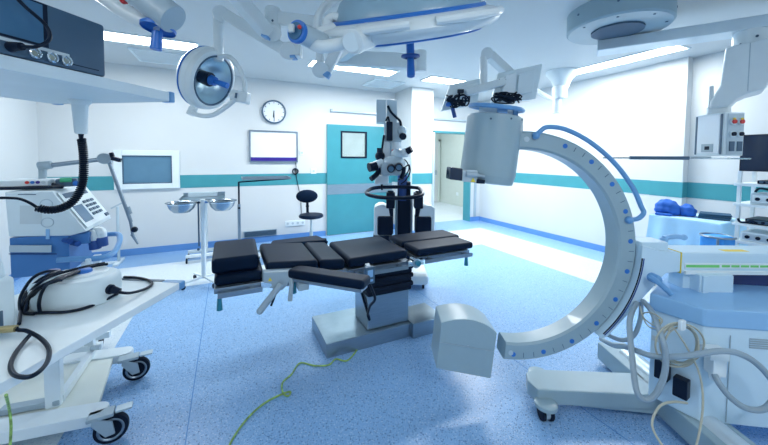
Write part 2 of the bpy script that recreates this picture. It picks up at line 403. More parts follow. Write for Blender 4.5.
# cord with coil under the board, sockets
solo(MB().tube([(1.10,5.99,1.40),(1.11,5.985,1.32),(1.10,5.985,1.26),(1.12,5.985,1.1),(1.16,5.985,.9),(1.19,5.985,.7),(1.2,5.985,.42)], .006, 6, 6).torus((1.095,5.98,1.24), (0,1,.1), .05, .011, 20, 6).torus((1.09,5.972,1.235), (.1,1,0), .045, .009, 20, 6), 'coiled_cord', M_cable, 'black cord hanging in a loop below the whiteboard', 'cord')
def plate(x, z, w, h, label, n=1):
    t = thing('wall_socket', label, 'socket', (x, 5.99, z-h/2), 0, 'wall sockets')
    MB().bx(x-w/2, x+w/2, 5.985, 5.999, z-h/2, z+h/2, .004).build('plate', M_white, t)
    for k in range(n):
        xx = x-w/2+w*(k+.5)/n; MB().cyl((xx,5.986,z), (xx,5.982,z), .022, n=16).build('socket_hole', M_lgrey, t)
plate(1.43, 1.24, .1, .1, 'white wall switch on the teal stripe beside the teal door')
plate(1.215, 1.575, .07, .08, 'small white socket right of the whiteboard edge', 1)
plate(1.09, .29, .36, .10, 'row of four white sockets low on the wall by the stool', 4)
t = thing('wall_grille', 'dark low air grille at the foot of the back wall', 'vent', (.49, 5.98, .11))
g = MB(); g.bx(.22, .77, 5.97, 5.999, .11, .22, .004)
g.build('frame', M_grey, t)
g = MB()
for k in range(6): g.box((.495, 5.966, .128+k*.015), (.52, .012, .006), (R(30),0,0))
g.build('slats', M_dgrey, t)

# ------------------------------------------------------------------ stool with back
c = V((1.25, 5.42, 0))
t = thing('swivel_stool', 'black swivel stool with a small backrest in front of the back wall', 'stool', c, R(-10))
A = base(t)
MB(A).lathe([(0,.475),(.17,.475),(.20,.49),(.205,.51),(.19,.535),(.12,.54),(0,.537)], (0,0,0), n=32).build('seat', M_leather, t)
pts = []
bk = MB(A)
bk.ball((-.06,.19,.82), 1, (.185,.045,.115), 20)
bk.build('backrest', M_leather, t)
MB(A).beam((-.02,.12,.49), (-.05,.20,.53), .05, .03, bev=.004).beam((-.05,.205,.50), (-.055,.215,.82), .045, .02, (0,1,0), .004).build('back_bracket', M_black, t)
MB(A).cyl((0,0,.12), (0,0,.48), .018).cyl((0,0,.1), (0,0,.26), .028).build('gas_lift', M_lgrey, t)
MB(A).ball((-.05,.235,.64), .03, (1,.6,1)).build('knob', M_black, t)
for k in range(5):
    a = k*2*PI/5+.3; d = V((math.cos(a), math.sin(a), 0))
    lg = MB(A).beam(V((0,0,.11)), d*.27+V((0,0,.075)), .045, .03, bev=.006).build('leg', M_black, t)
    MB(A).cyl(d*.27+V((-.02*d.y,.02*d.x,.026)), d*.27+V((.02*d.y,-.02*d.x,.026)), .026, n=14).cyl(d*.27+V((0,0,.03)), d*.27+V((0,0,.07)), .01, n=8).build('caster', M_black, lg)

# ------------------------------------------------------------------ overbed instrument stand (Mayo)
def caster(mb, p, r=.03, ax=(1,0,0), w=.02):
    a = V(ax)*w/2; p = V(p); mb.cyl(p+V((0,0,r))-a, p+V((0,0,r))+a, r, n=16).beam(p+V((0,0,r)), p+V((0,0,r*2.3)), .012, w*1.5, (0,1,0))
    return mb
t = thing('instrument_stand', 'thin pole stand with a flat tray on an overhanging arm below the whiteboard', 'stand', (.24, 5.35, 0))
px, py = .135, 5.2
MB().cyl((px,py,.06), (px,py,.80), .022, n=14).build('pole', M_alu, t)
MB().cyl((px,py,.80), (px,py,1.13), .013, n=12).beam((px,py,1.125), (px+.75,py,1.16), .022, .02).build('inner_pole', M_black, t)
MB().cyl((px,py-.04,.75), (px-.0,py-.075,.75), .016, n=12).build('knob', M_black, t)
tr = MB(); tr.bx(px+.04, px+.72, py-.2, py+.2, 1.165, 1.172).bx(px+.04, px+.72, py-.2, py-.19, 1.172, 1.195).bx(px+.04, px+.72, py+.19, py+.2, 1.172, 1.195).bx(px+.04, px+.05, py-.19, py+.19, 1.172, 1.195).bx(px+.71, px+.72, py-.19, py+.19, 1.172, 1.195)
tr.build('tray', M_steel, t)
b = MB(); b.beam((px,py-.25,.07), (px,py+.25,.07), .04, .03, bev=.005).beam((px,py,.07), (px+.5,py,.07), .04, .03, bev=.005)
b.build('foot', M_alu, t)
for q in ((px,py-.23), (px,py+.23), (px+.48,py)): caster(MB(), (q[0],q[1],0), .028).build('caster', M_black, t)

# ------------------------------------------------------------------ trolley behind the bowls
t = thing('instrument_trolley', 'white instrument trolley with a flat top behind the two bowls', 'trolley', (-.29, 5.35, 0))
xa, xb, ya, yb = -.60, -.05, 5.1, 5.55
MB().bx(xa, xb, ya, yb, .89, .905).bx(xa, xb, yb-.01, yb, .905, .96).bx(xa, xa+.01, ya, yb, .905, .93).bx(xb-.01, xb, ya, yb, .905, .93).build('top_tray', M_steel, t)
MB().bx(xa+.07, xb-.10, yb-.13, yb-.03, .905, .97, .01).build('tray_box', M_lgrey, t)
MB().bx((xa+xb)/2-.04, (xa+xb)/2+.04, 5.31, 5.39, .1, .89, .01).build('post', M_white, t)
MB().beam((xa+.05,ya+.1,.10), (xb-.05,ya+.1,.10), .05, .04, bev=.006).beam((xa+.05,yb-.1,.10), (xb-.05,yb-.1,.10), .05, .04, bev=.006).beam(((xa+xb)/2,ya+.1,.10), ((xa+xb)/2,yb-.1,.10), .05, .04, bev=.006).build('base_frame', M_white, t)
for q in ((xa+.06,ya+.1), (xb-.06,ya+.1), (xa+.06,yb-.1), (xb-.06,yb-.1)): caster(MB(), (q[0],q[1],0), .035).build('caster', M_black, t)

M_bowl = mat('polished_bowl', (.34,.40,.45), .22, 1)
# ------------------------------------------------------------------ double basin stand
p = V((-.275, 4.30, 0))
t = thing('basin_stand', 'white double basin stand holding two steel bowls', 'stand', p)
MB().cyl(p+V((0,0,.07)), p+V((0,0,1.0)), .026, n=16).build('pole', M_white, t)
MB().cyl(p+V((-.045,0,.45)), p+V((-.045,0,.98)), .009, n=8).cyl(p+V((-.05,-.01,.42)), p+V((-.05,-.03,.42)), .015, n=10).build('height_rod', M_dgrey, t)
a = MB()
for sx in (-1, 1):
    a.beam(p+V((0,0,.965)), p+V((sx*.09,-.02,.965)), .02, .02)
    cc = p+V((sx*.205,-.03,.965)); a.torus(cc, (0,0,1), .140, .008, 28, 6)
a.build('basin_ring', M_chrome, t)
b = MB()
for k in range(4):
    an = k*PI/2+.5; d = V((math.cos(an), math.sin(an), 0)); b.beam(p+V((0,0,.085)), p+d*.24+V((0,0,.07)), .028, .022, bev=.004)
b.build('foot', M_white, t)
for k in range(4):
    an = k*PI/2+.5; d = V((math.cos(an), math.sin(an), 0)); caster(MB(), p+d*.23, .026, (-d.y,d.x,0)).build('caster', M_black, t)
for sx, lab in ((-1, 'shiny steel bowl in the left ring of the basin stand'), (1, 'shiny steel bowl in the right ring of the basin stand')):
    cc = p+V((sx*.205,-.03,.965))
    solo(MB().lathe([(.160,.014),(.153,.016),(.145,.0),(.125,-.055),(.08,-.10),(0,-.112),(0,-.107),(.076,-.095),(.12,-.053),(.140,.004),(.151,.012),(.160,.010)], cc, n=36), 'steel_bowl', M_bowl, lab, 'bowl', 'bowls on the basin stand')
# ------------------------------------------------------------------ operating table (long side parallel to the back wall)
t = thing('operating_table', 'black padded operating table on a stainless steel pedestal in the middle of the room', 'operating table', (1.15, 2.47, 0))
b = MB(); b.bx(.64, 1.40, 2.29, 2.76, .0, .112, .006).bx(1.36, 1.67, 2.25, 2.55, .0, .125, .006)
b.build('base', M_steel, t)
MB().bx(.985, 1.365, 2.33, 2.62, .115, .395, .012).build('column', M_steel, t)
bl = MB()
for k in range(6):
    z = .395+k*.036; bl.bx(.975-.012*(k % 2), 1.375+.012*(k % 2), 2.30-.012*(k % 2), 2.64, z, z+.04, .014)
bl.build('bellows', M_rubber, t)
def pad(name, pts, th, bev=.028, z=None):
    # pts: four top corners (x, y, z)
    return MB().ext([V(p)-V((0,0,th)) for p in pts], (0,0,th), bev, 3).build(name, M_leather, t)
pad('seat_pad', [(.80,2.245,.745),(1.305,2.245,.755),(1.305,2.80,.755),(.80,2.80,.745)], .075)
pad('back_pad', [(.22,2.245,.795),(.573,2.245,.767),(.573,2.80,.767),(.22,2.80,.795)], .085)
pad('back_pad', [(.58,2.245,.767),(.775,2.245,.748),(.775,2.80,.748),(.58,2.80,.767)], .08)
pad('head_pad', [(-.09,2.25,.747),(.205,2.25,.747),(.205,2.78,.747),(-.09,2.78,.747)], .07)
solo(MB().ext([(-.105,2.285,.747),(.178,2.285,.747),(.19,2.79,.747),(-.105,2.79,.747)], (0,0,.10), .024, 3), 'head_cushion', M_leather, 'loose black cushion lying on the head end of the operating table', 'cushion')
pad('leg_pad', [(1.40,2.245,.745),(1.985,2.245,.745),(1.985,2.50,.745),(1.40,2.50,.745)], .06, .022)
pad('leg_pad', [(1.40,2.515,.745),(2.045,2.515,.745),(2.045,2.80,.745),(1.40,2.80,.745)], .06, .022)
# metal plates under the pads
f = MB(); f.bx(.79, 1.33, 2.26, 2.77, .62, .66, .006); f.build('seat_frame', M_alu, t)
f = MB(); f.ext([(.27,2.26,.675),(.78,2.26,.635),(.78,2.76,.635),(.27,2.76,.675)], (0,0,.03), .004); f.build('back_frame', M_alu, t)
f = MB(); f.bx(-.09, .21, 2.225, 2.78, .645, .68, .004); f.build('head_plate', M_alu, t)
f = MB(); f.bx(1.40, 1.95, 2.26, 2.46, .645, .675, .004); f.build('leg_plate', M_alu, t)
f = MB(); f.bx(1.40, 2.01, 2.50, 2.78, .645, .675, .004); f.build('leg_plate', M_alu, t)
# side rails on the near edge with blocks
for (x0, x1, z) in ((.80,1.28,.615), (1.44,1.93,.635), (.30,.74,.635), (-.07,.19,.625)):
    r_ = MB(); r_.bx(x0, x1, 2.195, 2.21, z, z+.032, .002)
    for xx in (x0+.06, x1-.06): r_.bx(xx-.015, xx+.015, 2.205, 2.28, z+.006, z+.03)
    r_.build('side_rail', M_alu, t)
    r_ = MB(); r_.bx(x0, x1, 2.80, 2.815, z, z+.032, .002)
    for xx in (x0+.06, x1-.06): r_.bx(xx-.015, xx+.015, 2.74, 2.805, z+.006, z+.03)
    r_.build('side_rail', M_alu, t)
# joints between sections
for y in (2.22, 2.72):
    MB().cyl((1.35,y-.035,.655), (1.35,y+.035,.655), .04, n=20).bx(1.28, 1.43, y-.02, y+.02, .63, .675, .005).build('hinge', M_chrome, t)
    MB().cyl((.235,y-.03,.675), (.235,y+.03,.675), .032, n=18).bx(.18, .31, y-.02, y+.02, .645, .69, .005).build('hinge', M_chrome, t)
MB().cyl((1.36,2.22,.655), (1.36,2.17,.655), .022, n=16).build('lock_knob', M_tealp, t)
B = lambda x, y, Y=2.185: wy(x, y, Y)
MB().ext([B(263,272.5), B(297,270.5), B(297,279), B(283,286), B(263,283)], (0,.07,0), .010).ext([B(271,282), B(287,279), B(288,285), B(282,291), B(272,289)], (0,.05,0), .008).build('lever_bracket', M_grey, t)
MB().tube([B(281,284,2.17), B(260,311,2.13)], .021, 12).ball(B(260,311,2.13), .0215).build('lever', M_grey, t)
MB().tube([B(276,293,2.16), B(271,306,2.14)], .007, 8).build('release_pin', M_black, t)
MB().tube([B(291,276,2.2), B(291.5,284,2.17), B(290,301,2.15)], .015, 10).build('clamp_lever', M_grey, t)
for p in ((-.06,2.22,.62), B(294,282,2.2), (1.88,2.22,.63)):
    MB().cyl(p, V(p)-V((0,0,.075)), .013, .018, n=14).build('clamp_knob', M_tealp, t)
# wired hand control on the near rail, coiled lead
hcp = wy(369.5,275,2.09)
MB().box(hcp, (.075,.03,.125), (0,0,.1), .008).build('hand_control', M_dgrey, t)
MB().box(hcp+V((-.001,-.017,.015)), (.042,.004,.05), (0,0,.1)).box(hcp+V((0,-.017,-.035)), (.042,.004,.015), (0,0,.1)).build('keypad', M_lblue, t)
MB().beam(hcp+V((0,.01,.05)), hcp+V((0,.05,.06)), .03, .02).build('control_hook', M_grey, t)
MB().tube([hcp+V((0,.0,-.06)), (.955,2.12,.47), (.95,2.2,.38), (.97,2.29,.27), (.99,2.30,.22), (.975,2.33,.30), (.975,2.45,.40)], .010, 8, 6).build('control_lead', M_cable, t)
MB().ext([B(268,281.2,2.184), B(272,280.8,2.184), B(270,277.4,2.184)], (0,-.003,0)).build('warning_label', M_yellow, t)
# arm boards
ab = thing('arm_board', 'padded black arm board reaching forward from the near side of the operating table', 'arm board', (.58, 2.06, .6))
d = V((.385,-.40,0)).normalized(); n_ = V((-d.y, d.x, 0)); a0 = V((.385,2.235,0)); w2 = .062; L = .56
q = [a0-n_*w2, a0+d*L-n_*w2, a0+d*L+n_*w2, a0+n_*w2]
MB().ext([p+V((0,0,.690)) for p in q], (0,0,.060), .020, 3).build('pad', M_leather, ab)
q = [a0+d*.03-n_*.05, a0+d*(L-.02)-n_*.05, a0+d*(L-.02)+n_*.05, a0+d*.03+n_*.05]
MB().ext([p+V((0,0,.668)) for p in q], (0,0,.022), .004).build('support_plate', M_alu, ab)
MB().bx(.40, .47, 2.10, 2.26, .625, .67, .006).build('rail_clamp', M_grey, ab)
ab = thing('arm_board', 'padded black arm board at the far side of the operating table, near the stool', 'arm board', (.75, 3.05, .6))
q = [wz(269,244.5,.735), wz(328,239.5,.735), wz(317,234.8,.735), wz(272,240,.735)]
MB().ext([p-V((0,0,.07)) for p in q], (0,0,.07), .02, 3).build('pad', M_leather, ab)
MB().beam((.62,2.79,.645), (.66,3.06,.655), .07, .025, bev=.004).build('support_bracket', M_alu, ab)

# earth lead on the floor
P = [(366,347),(349,359.5),(336,359),(329,364.7),(315,365.7),(300,363),(291.7,374),(282.6,382.6),(283,392.8),(288,396),(290.5,391.8),(282.6,393.8),(264.6,403),(247.7,418),(232,440),(224,462),(218,480)]
pp = [wz(x, y, .006) for x, y in P]; pp[0] = V((1.0,2.42,.008))
solo(MB().tube(pp, .0055, 6, 6), 'floor_cable', M_ygcable, 'thin yellow-green cable snaking over the floor before the operating table', 'cable')

# ------------------------------------------------------------------ surgical microscope (behind the table)
m0 = cz(404, 289, 0); dm = m0.y
def mc(x, y, o=0): return cd(x, y, dm+o)
t = thing('surgical_microscope', 'tall floor standing surgical microscope in front of the white pillar', 'microscope', (m0.x, m0.y+.15, 0), A=CAM)
b = MB(CAM); cx_, cy_ = m0.x, m0.y+.18
b.bx(cx_-.28, cx_+.28, cy_-.22, cy_+.25, .05, .17, .04); b.build('base', M_white, t)
for sx in (-1, 1):
    for sy in (-1, 1): caster(MB(CAM), (cx_+sx*.22, cy_+.01+sy*.17, 0), .032).build('caster', M_black, t)
MB(CAM).bx(cx_-.075, cx_+.075, cy_-.06, cy_+.10, .15, 1.22, .01).build('column', M_black, t)
for sx in (-1, 1): MB(CAM).bx(cx_+sx*.088-.012, cx_+sx*.088+.012, cy_-.07, cy_+.1, .15, 1.02, .005).build('column_trim', M_alu, t)
MB(CAM).cyl((cx_-.02,cy_-.02,1.0), (cx_-.02,cy_-.02,1.30), .06, n=20).build('swivel_post', M_dblue, t)
# side housings
for sx in (-1, 1):
    c = V((cx_+sx*.25, cy_-.04, .73))
    pts = [(-.10,-.15),(.10,-.15),(.10,.20),(.05,.23),(-.01,.235),(-.07,.19),(-.10,.06)]
    MB(CAM).ext([(c.x-sx*-a, c.y-.1, c.z+z) for a, z in pts], (0,.24,0), .02).build('side_housing', M_white, t)
    MB(CAM).bx(c.x-.11, c.x+.11, c.y-.115, c.y+.13, c.z-.27, c.z-.12, .02).bx(c.x-sx*.03-.09, c.x-sx*.03+.09, c.y-.12, c.y+.1, c.z-.12, c.z+.10, .02).build('motor_block', M_black, t)
    MB(CAM).cyl((cx_+sx*.16,cy_-.1,.62), (cx_+sx*.16,cy_-.1,1.12), .035, n=14).bx(cx_+sx*.16-.05, cx_+sx*.16+.05, cy_-.16, cy_-.02, .92, 1.10, .01).build('lift_tube', M_black, t)
MB(CAM).cyl((cx_-.18,cy_-.12,.0), (cx_-.18,cy_-.12,.42), .03, n=12).build('stabiliser', M_black, t)
# handle bar
hb = [mc(367,194,-.25), mc(369,190,-.05), mc(378,187.5,.0), mc(398,187,.02), mc(414,187.5,.0), mc(420,189,-.05), mc(422,195,-.25), mc(410,197.5,-.30), mc(394,198,-.32), mc(378,197,-.30)]
MB(CAM).tube(hb, .021, 8, 5, True).build('handle_bar', M_black, t)
# upper body
up_ = MB(CAM)
p = mc(392,160); up_.bx(p.x-.10, p.x+.11, cy_-.02, cy_+.12, mc(392,176).z, mc(392,140).z, .02)
up_.build('arm_body', M_lgrey, t)
p0, p1 = mc(376.5,99.5), mc(386,123); MB(CAM).bx(p0.x, p1.x, dm-.02, dm+.12, p1.z, p0.z, .008).build('display_back', M_lgrey, t)
p0, p1 = mc(387,99.5), mc(397,124); MB(CAM).bx(p0.x, p1.x, dm, dm+.15, p1.z, p0.z, .008).build('counterweight_box', M_lgrey, t)
p0, p1 = mc(384,122), mc(402,142); MB(CAM).bx(p0.x, p1.x, dm, dm+.15, p1.z, p0.z, .015).build('lamp_housing', M_lgrey, t)
p0, p1 = mc(386.5,122), mc(392.5,141); MB(CAM).bx(p0.x, p1.x, dm-.06, dm+.02, p1.z, p0.z, .01).build('cable_cover', M_black, t)
MB(CAM).cyl(mc(386,141,.05), mc(386,176,.05), .045, n=16).cyl(mc(396,141,.06), mc(396,160,.06), .05, n=16).build('support_tube', M_white, t)
MB(CAM).tube([mc(388,106,-.03), mc(391,112,-.05), mc(396,117,-.05), mc(400,121,-.02), mc(401,126,.0)], .014, 8, 5).tube([mc(386,121,-.03), mc(388,117,-.03), mc(390,125,-.05)], .011, 8, 5).tube([mc(384,135,-.03), mc(382,150,-.03), mc(381,165,-.03), mc(382,190,-.02)], .012, 8, 5).build('cables', M_cable, t)
k = MB(CAM).ball(mc(402,131,-.02), .05, (1,1,1.2)).cyl(mc(402,136,-.03), mc(403,136,-.12), .035, n=14).build('joint_motor', M_lgrey, t)
MB(CAM).cyl(mc(402.5,136,-.10), mc(403,136.5,-.16), .038, n=14).build('motor_cap', M_black, k)
# optical head with eyepieces
o = MB(CAM); o.ball(mc(394,163,-.12), .10, (1.25,1,.8)).ball(mc(397,155,-.1), .07).bx(mc(390,0).x-.09, mc(400,0).x+.03, dm-.2, dm-.02, mc(0,172).z, mc(0,160).z, .03)
hd = o.build('optical_head', M_lgrey, t)
for (x, y) in ((391,168), (399,166.5)):
    e_ = MB(CAM).cyl(mc(x,y,-.18), mc(x,y+1,-.34), .045, .04, n=16).build('eyepiece', M_black, hd)
    MB(CAM).cyl(mc(x,y+1,-.335), mc(x,y+1,-.345), .028, n=16).build('lens', M_scrblue, e_)
MB(CAM).cyl(mc(382,163,-.1), mc(371,167,-.18), .05, .045, n=16).build('side_scope', M_white, hd)
MB(CAM).cyl(mc(376,166,-.16), mc(369,167.5,-.2), .05, n=16).build('scope_cap', M_black, hd)
MB(CAM).cyl(mc(399,155,-.06), mc(406,152,-.1), .045, n=16).cyl(mc(404,153,-.1), mc(407,152,-.12), .052, n=16).build('side_scope', M_white, hd)
MB(CAM).cyl(mc(407,151.5,-.12), mc(411.5,149,-.14), .036, n=16).build('scope_cap', M_black, hd)
MB(CAM).tube([mc(381,168,-.12), mc(377,174,-.2), mc(371,179,-.26)], .028, 10, 4).build('grip', M_black, hd)
MB(CAM).tube([mc(404,168,-.14), mc(403,174,-.18), mc(401,179,-.2)], .024, 10, 4).build('grip', M_black, hd)
MB(CAM).ball(mc(380,156,-.05), .055).cyl(mc(380,153,-.05), mc(380,148,-.05), .035, n=12).build('focus_knob', M_black, hd)
MB(CAM).cyl(mc(393.5,150,-.05), mc(394,156,-.07), .022, n=12).build('red_knob', M_red, hd)
MB(CAM).tube([mc(404,168,-.1), mc(409,165,-.08), mc(410,172,-.05), mc(406,180,-.03), mc(401,184,-.02)], .008, 6, 6).tube([mc(398,160,-.1), mc(405,160,-.1), mc(409,168,-.08), mc(405,176,-.06), mc(398,180,-.03)], .007, 6, 6).build('thin_cables', M_cable, t)
MB(CAM).bx(mc(376,0).x, mc(390,0).x, dm-.1, dm+.05, mc(0,181).z, mc(0,172).z, .02).build('drape_holder', M_white, t)
# ------------------------------------------------------------------ mobile C-arm
t = thing('mobile_c_arm', 'large gray mobile C-arm with its open ring facing the viewer', 'C-arm', (1.62, 1.95, 0), A=CAM)
C0 = V((.803, 1.87, .979)); RO, RI, DY = .680, .575, .13
def ang(a, r, dy=0): return V((C0.x+r*math.cos(R(a)), C0.y+dy, C0.z+r*math.sin(R(a))))
mb = MB(CAM); b = bmesh.new(); rings = []; N_ = 96; a0, a1 = -97, 93
for i in range(N_+1):
    a = a0+(a1-a0)*i/N_; g = .012
    sec = [(RO-g, 0), (RI+g, 0), (RI, g), (RI, DY-g), (RI+g, DY), (RO-g, DY), (RO, DY-g), (RO, g)]
    rings.append([b.verts.new(ang(a, r, y)) for r, y in sec])
for p, q in zip(rings, rings[1:]):
    for k in range(8): b.faces.new((p[k], p[(k+1) % 8], q[(k+1) % 8], q[k]))
b.faces.new(rings[0]); b.faces.new(rings[-1][::-1]); bmesh.ops.recalc_face_normals(b, faces=b.faces); mb._in(b)
arc = mb.build('c_ring', M_carm, t, ang=25)
for k in range(11):
    a = 68-16.05*k; MB(CAM).cyl(ang(a, .641, -.0015), ang(a, .641, .004), .014, n=20).build('scale_dot', M_blue, arc)
    for q in (5.35, 10.7):
        if a-q > -96: MB(CAM).beam(ang(a-q, .660, -.001), ang(a-q, .632, -.001), .003, .002, (0,1,0)).build('scale_tick', M_dgrey, arc)
MB(CAM).cyl(ang(88.5,.632,-.004), ang(88.5,.632,.01), .016, n=18).build('end_screw', M_lgrey, arc)
MB(CAM).cyl(ang(-94,.632,-.004), ang(-94,.632,.01), .014, n=18).build('end_screw', M_lgrey, arc)
# handle rail on top of the ring
hp = [(536,135.5,1.862),(541,130.5,1.855),(548,127,1.86),(566,129.5,1.87),(590,142,1.88),(614,162.5,1.88),(632,186.5,1.88),(641,206,1.88),(643.5,213,1.87),(638,218.5,1.86),(629,220,1.862)]
MB(CAM).tube([cd(*p) for p in hp], .0135, 12, 6).ball(cd(536,135.5,1.862), .022).ball(cd(629,220,1.862), .022).build('handle_rail', M_mblue, t)
# image intensifier drum
ax = V((math.sin(R(6.5)), 0, math.cos(R(6.5)))); pc = cd(490.5, 149, 1.95)
k = MB(CAM)
k.lathe([(0,-.205),(.135,-.205),(.15,-.20),(.153,-.185),(.157,-.16),(.160,-.155),(.160,.175),(.156,.19),(.148,.195),(0,.195)], pc, ax, 56)
dr = k.build('detector_drum', M_carm, t)
sc_ = MB(CAM)
for a in (-115, -75, -40):
    d = V((math.cos(R(a)), math.sin(R(a)), 0)); sc_.cyl(pc+ax*.165+d*.157, pc+ax*.165+d*.162, .006, n=10)
sc_.build('screws', M_dgrey, dr)
MB(CAM).cyl(pc+ax*.19, pc+ax*.245, .100, .095, n=40).build('drum_neck', M_lgrey, dr)
MB(CAM).bx(pc.x+.0, pc.x+.05, pc.y-.125, pc.y-.10, pc.z+.19, pc.z+.24).bx(pc.x+.115, pc.x+.14, pc.y-.05, pc.y+.05, pc.z+.19, pc.z+.24).build('ring_strut', M_mblue, dr)
MB(CAM).torus(pc+ax*.245, (ax.x, -.10, ax.z), .150, .013, 56, 10).build('handle_ring', M_mblue, dr)
# flange between drum and ring
p0, p1 = cd(513,116.5,1.9), cd(524,148,1.9)
MB(CAM).ext([cd(512,116,1.89), cd(524,118,1.89), cd(523,147.5,1.89), cd(510,149,1.89)], (0,.115,0), .008).build('flange', M_carm, t)
# laser box at the lower edge of the drum
lb = MB(CAM).ext([cd(462,170.5,1.77), cd(478,170.5,1.77), cd(477,183,1.77), cd(462,181.5,1.77)], (0,.10,0), .005).build('laser_unit', M_lgrey, t)
MB(CAM).ext([cd(450.5,167,1.76), cd(463,168.5,1.76), cd(462.5,181,1.76), cd(449.5,179.5,1.76)], (0,.11,0), .006).build('laser_head', M_screen, lb)
MB(CAM).ext([cd(477,179,1.765), cd(485.5,180,1.765), cd(485,184,1.765), cd(476.5,183.5,1.765)], (0,.08,0), .004).build('black_plug', M_black, lb)
MB(CAM).ext([cd(470.5,182,1.765), cd(475.5,182.2,1.765), cd(473.2,177.8,1.765)], (0,-.002,0)).build('warning_label', M_yellow, lb)
MB(CAM).cyl(cd(466,174,1.765), cd(477,175,1.765), .016, n=12).cyl(cd(477,175,1.765), cd(484,176.5,1.78), .009, n=10).build('tube', M_grey, lb)
# x-ray source box at the lower end
g = [(.316,.258),(.641,.198),(.671,.474)]
tl, tp, trr = V((.342,0,.535)), V((.468,0,.569)), V((.671,0,.474))
arcp = []
for i in range(1, 14):
    u = i/14; arcp.append((1-u)**2*trr+2*u*(1-u)*V((.55,0,.60))+u*u*tl)
poly = [V((x,0,z)) for x, z in g]+arcp+[tl]
MB(CAM).ext([V((p.x, 1.855, p.z)) for p in poly], (0,.215,0), .007).build('source_box', M_carm, t)
MB(CAM).beam((.332,1.853,.42), (.655,1.853,.365), .003, .003, (0,1,0)).cyl((.50,1.857,.40), (.50,1.853,.40), .005, n=8).build('seam_line', M_grey, t)
# carriage that holds the ring
ap = [ang(a, RO+.004) for a in [x*-2 for x in range(0, 25)]]
poly = ap+[V((1.275,0,.452)), V((1.31,0,.468)), V((1.629,0,.842)), V((1.712,0,.853)), V((1.712,0,.965)), V((1.60,0,.975)), V((1.49,0,1.005))]
ca = MB(CAM).ext([V((p.x, 1.838, p.z)) for p in poly], (0,.19,0), .006).build('carriage', M_body, t)
li = MB(CAM)
for r_, mi in ((RO+.018, 0), (RO+.008, 1)):
    li.tube([ang(a, r_, -.0325) for a in range(-46, -1, 3)], .0035, 6, 2, mi=mi)
li.build('guide_lines', [M_dblue, M_black], ca)
MB(CAM).bx(1.50, 1.66, 1.86, 1.99, .965, 1.02, .01).build('top_cover', M_body, ca)
kb = MB(CAM).cyl((1.545,1.838,.823), (1.545,1.80,.823), .026, n=20).ball((1.545,1.80,.823), .026).build('lock_knob', M_mblue, ca)
MB(CAM).tube([cd(649,276,1.80), cd(660,284,1.76), cd(672,295,1.72)], .014, 10, 4).build('lock_lever', M_mblue, kb)
MB(CAM).cyl((1.68,1.92,.96), (1.68,1.92,1.03), .02, n=14).tube([(1.68,1.92,1.03),(1.74,1.915,1.04),(1.79,1.91,1.037)], .014, 10, 4).ball((1.79,1.91,1.037), .018).build('top_lever', M_lblue, ca)
# horizontal arm
ar = MB(CAM).bx(1.712, 2.55, 1.84, 2.02, .842, .965, .016).build('cross_arm', M_body, t)
MB(CAM).bx(1.735, 2.55, 1.834, 1.845, .875, .905, .002).bx(1.735, 2.55, 1.828, 1.845, .840, .862, .004).build('arm_channel', M_white, ar)
sg = MB(CAM); sg.bx(1.74, 1.93, 1.832, 1.835, .882, .896)
for k_ in range(7): sg.bx(1.945+k_*.055, 1.99+k_*.055, 1.832, 1.835, .884, .896)
sg.build('green_scale', M_green, ar)
MB(CAM).bx(1.711, 1.716, 1.8365, 2.019, .845, .967).build('yellow_ring', M_yellow, ar)
MB(CAM).bx(2.0, 2.14, 1.87, 1.91, .9645, .9665).build('yellow_label', M_yellow, ar)
# lift column
MB(CAM).bx(1.79, 1.985, 1.80, 1.99, .74, .85, .01).bx(1.75, 1.80, 1.86, 1.96, .74, .85, .006).bx(1.80, 1.83, 1.79, 1.81, .745, .845).build('lift_column', M_body, t)
# trolley body
pl = [(1.50,1.79),(1.62,1.596),(1.892,1.558),(2.55,1.47),(2.55,2.16),(1.90,2.12)]
def poly_prism(pts, z0, z1, bev): return MB(CAM).ext([(x,y,z0) for x, y in pts], (0,0,z1-z0), bev)
poly_prism(pl, .655, .75, .012).build('top_cover', M_lblue, t)
ins = [(1.515,1.79),(1.628,1.608),(1.892,1.57),(2.54,1.485),(2.54,2.15),(1.90,2.10)]
bd = poly_prism(ins, .155, .66, .008).build('body', M_body, t)
MB(CAM).beam((1.745,1.586,.62), (1.745,1.586,.17), .003, .003, (0,1,0)).build('panel_gap', M_grey, bd)
vg = MB(CAM)
for k_ in range(5): vg.beam((1.83,1.5755,.565+k_*.011), (2.05,1.546,.565+k_*.011), .006, .003, (0,1,0))
vg.build('vent_slots', M_grey, bd)
MB(CAM).box((1.94,1.548,.705), (.055,.01,.055), (0,0,-.13), .004).build('latch', M_lgrey, t)
MB(CAM).ext([(2.02,1.93,.75),(2.55,1.86,.75),(2.55,1.90,.90),(2.02,1.97,.88)], (0,.04,0), .006).build('control_panel', M_navy, t)
MB(CAM).tube([(1.93,2.0,.84),(1.97,1.93,.83),(1.99,1.87,.80),(1.99,1.84,.75)], .028, 10, 4).build('arched_handle', M_lblue, t)
# plug on the front
pg = MB(CAM).box((1.645,1.565,.545), (.085,.07,.05), (0,0,-.13), .006).box((1.647,1.56,.485), (.06,.06,.09), (0,0,-.13), .006).cyl((1.648,1.56,.45), (1.648,1.56,.41), .026, .02, n=16).build('power_plug', M_white, t)
# dark accessories on the slanted side
dk = V((.113,-.182,0)).normalized()
for k_, (o_, z) in enumerate(((.07,.36), (.15,.31))):
    p = V((1.515,1.79,0))+dk*o_; MB(CAM).box((p.x-.03, p.y-.02, z), (.05,.06,.10), (0,0,.56), .005).build('foot_pedal', M_black, t)
for z, o_, mm in ((.60,.02,M_yellow), (.56,.015,M_lblue), (.50,.02,M_paper)):
    p = V((1.517,1.785,0))+dk*o_; MB(CAM).box((p.x-.004, p.y-.003, z), (.003,.03,.03), (0,0,.56)).build('label', mm, t)
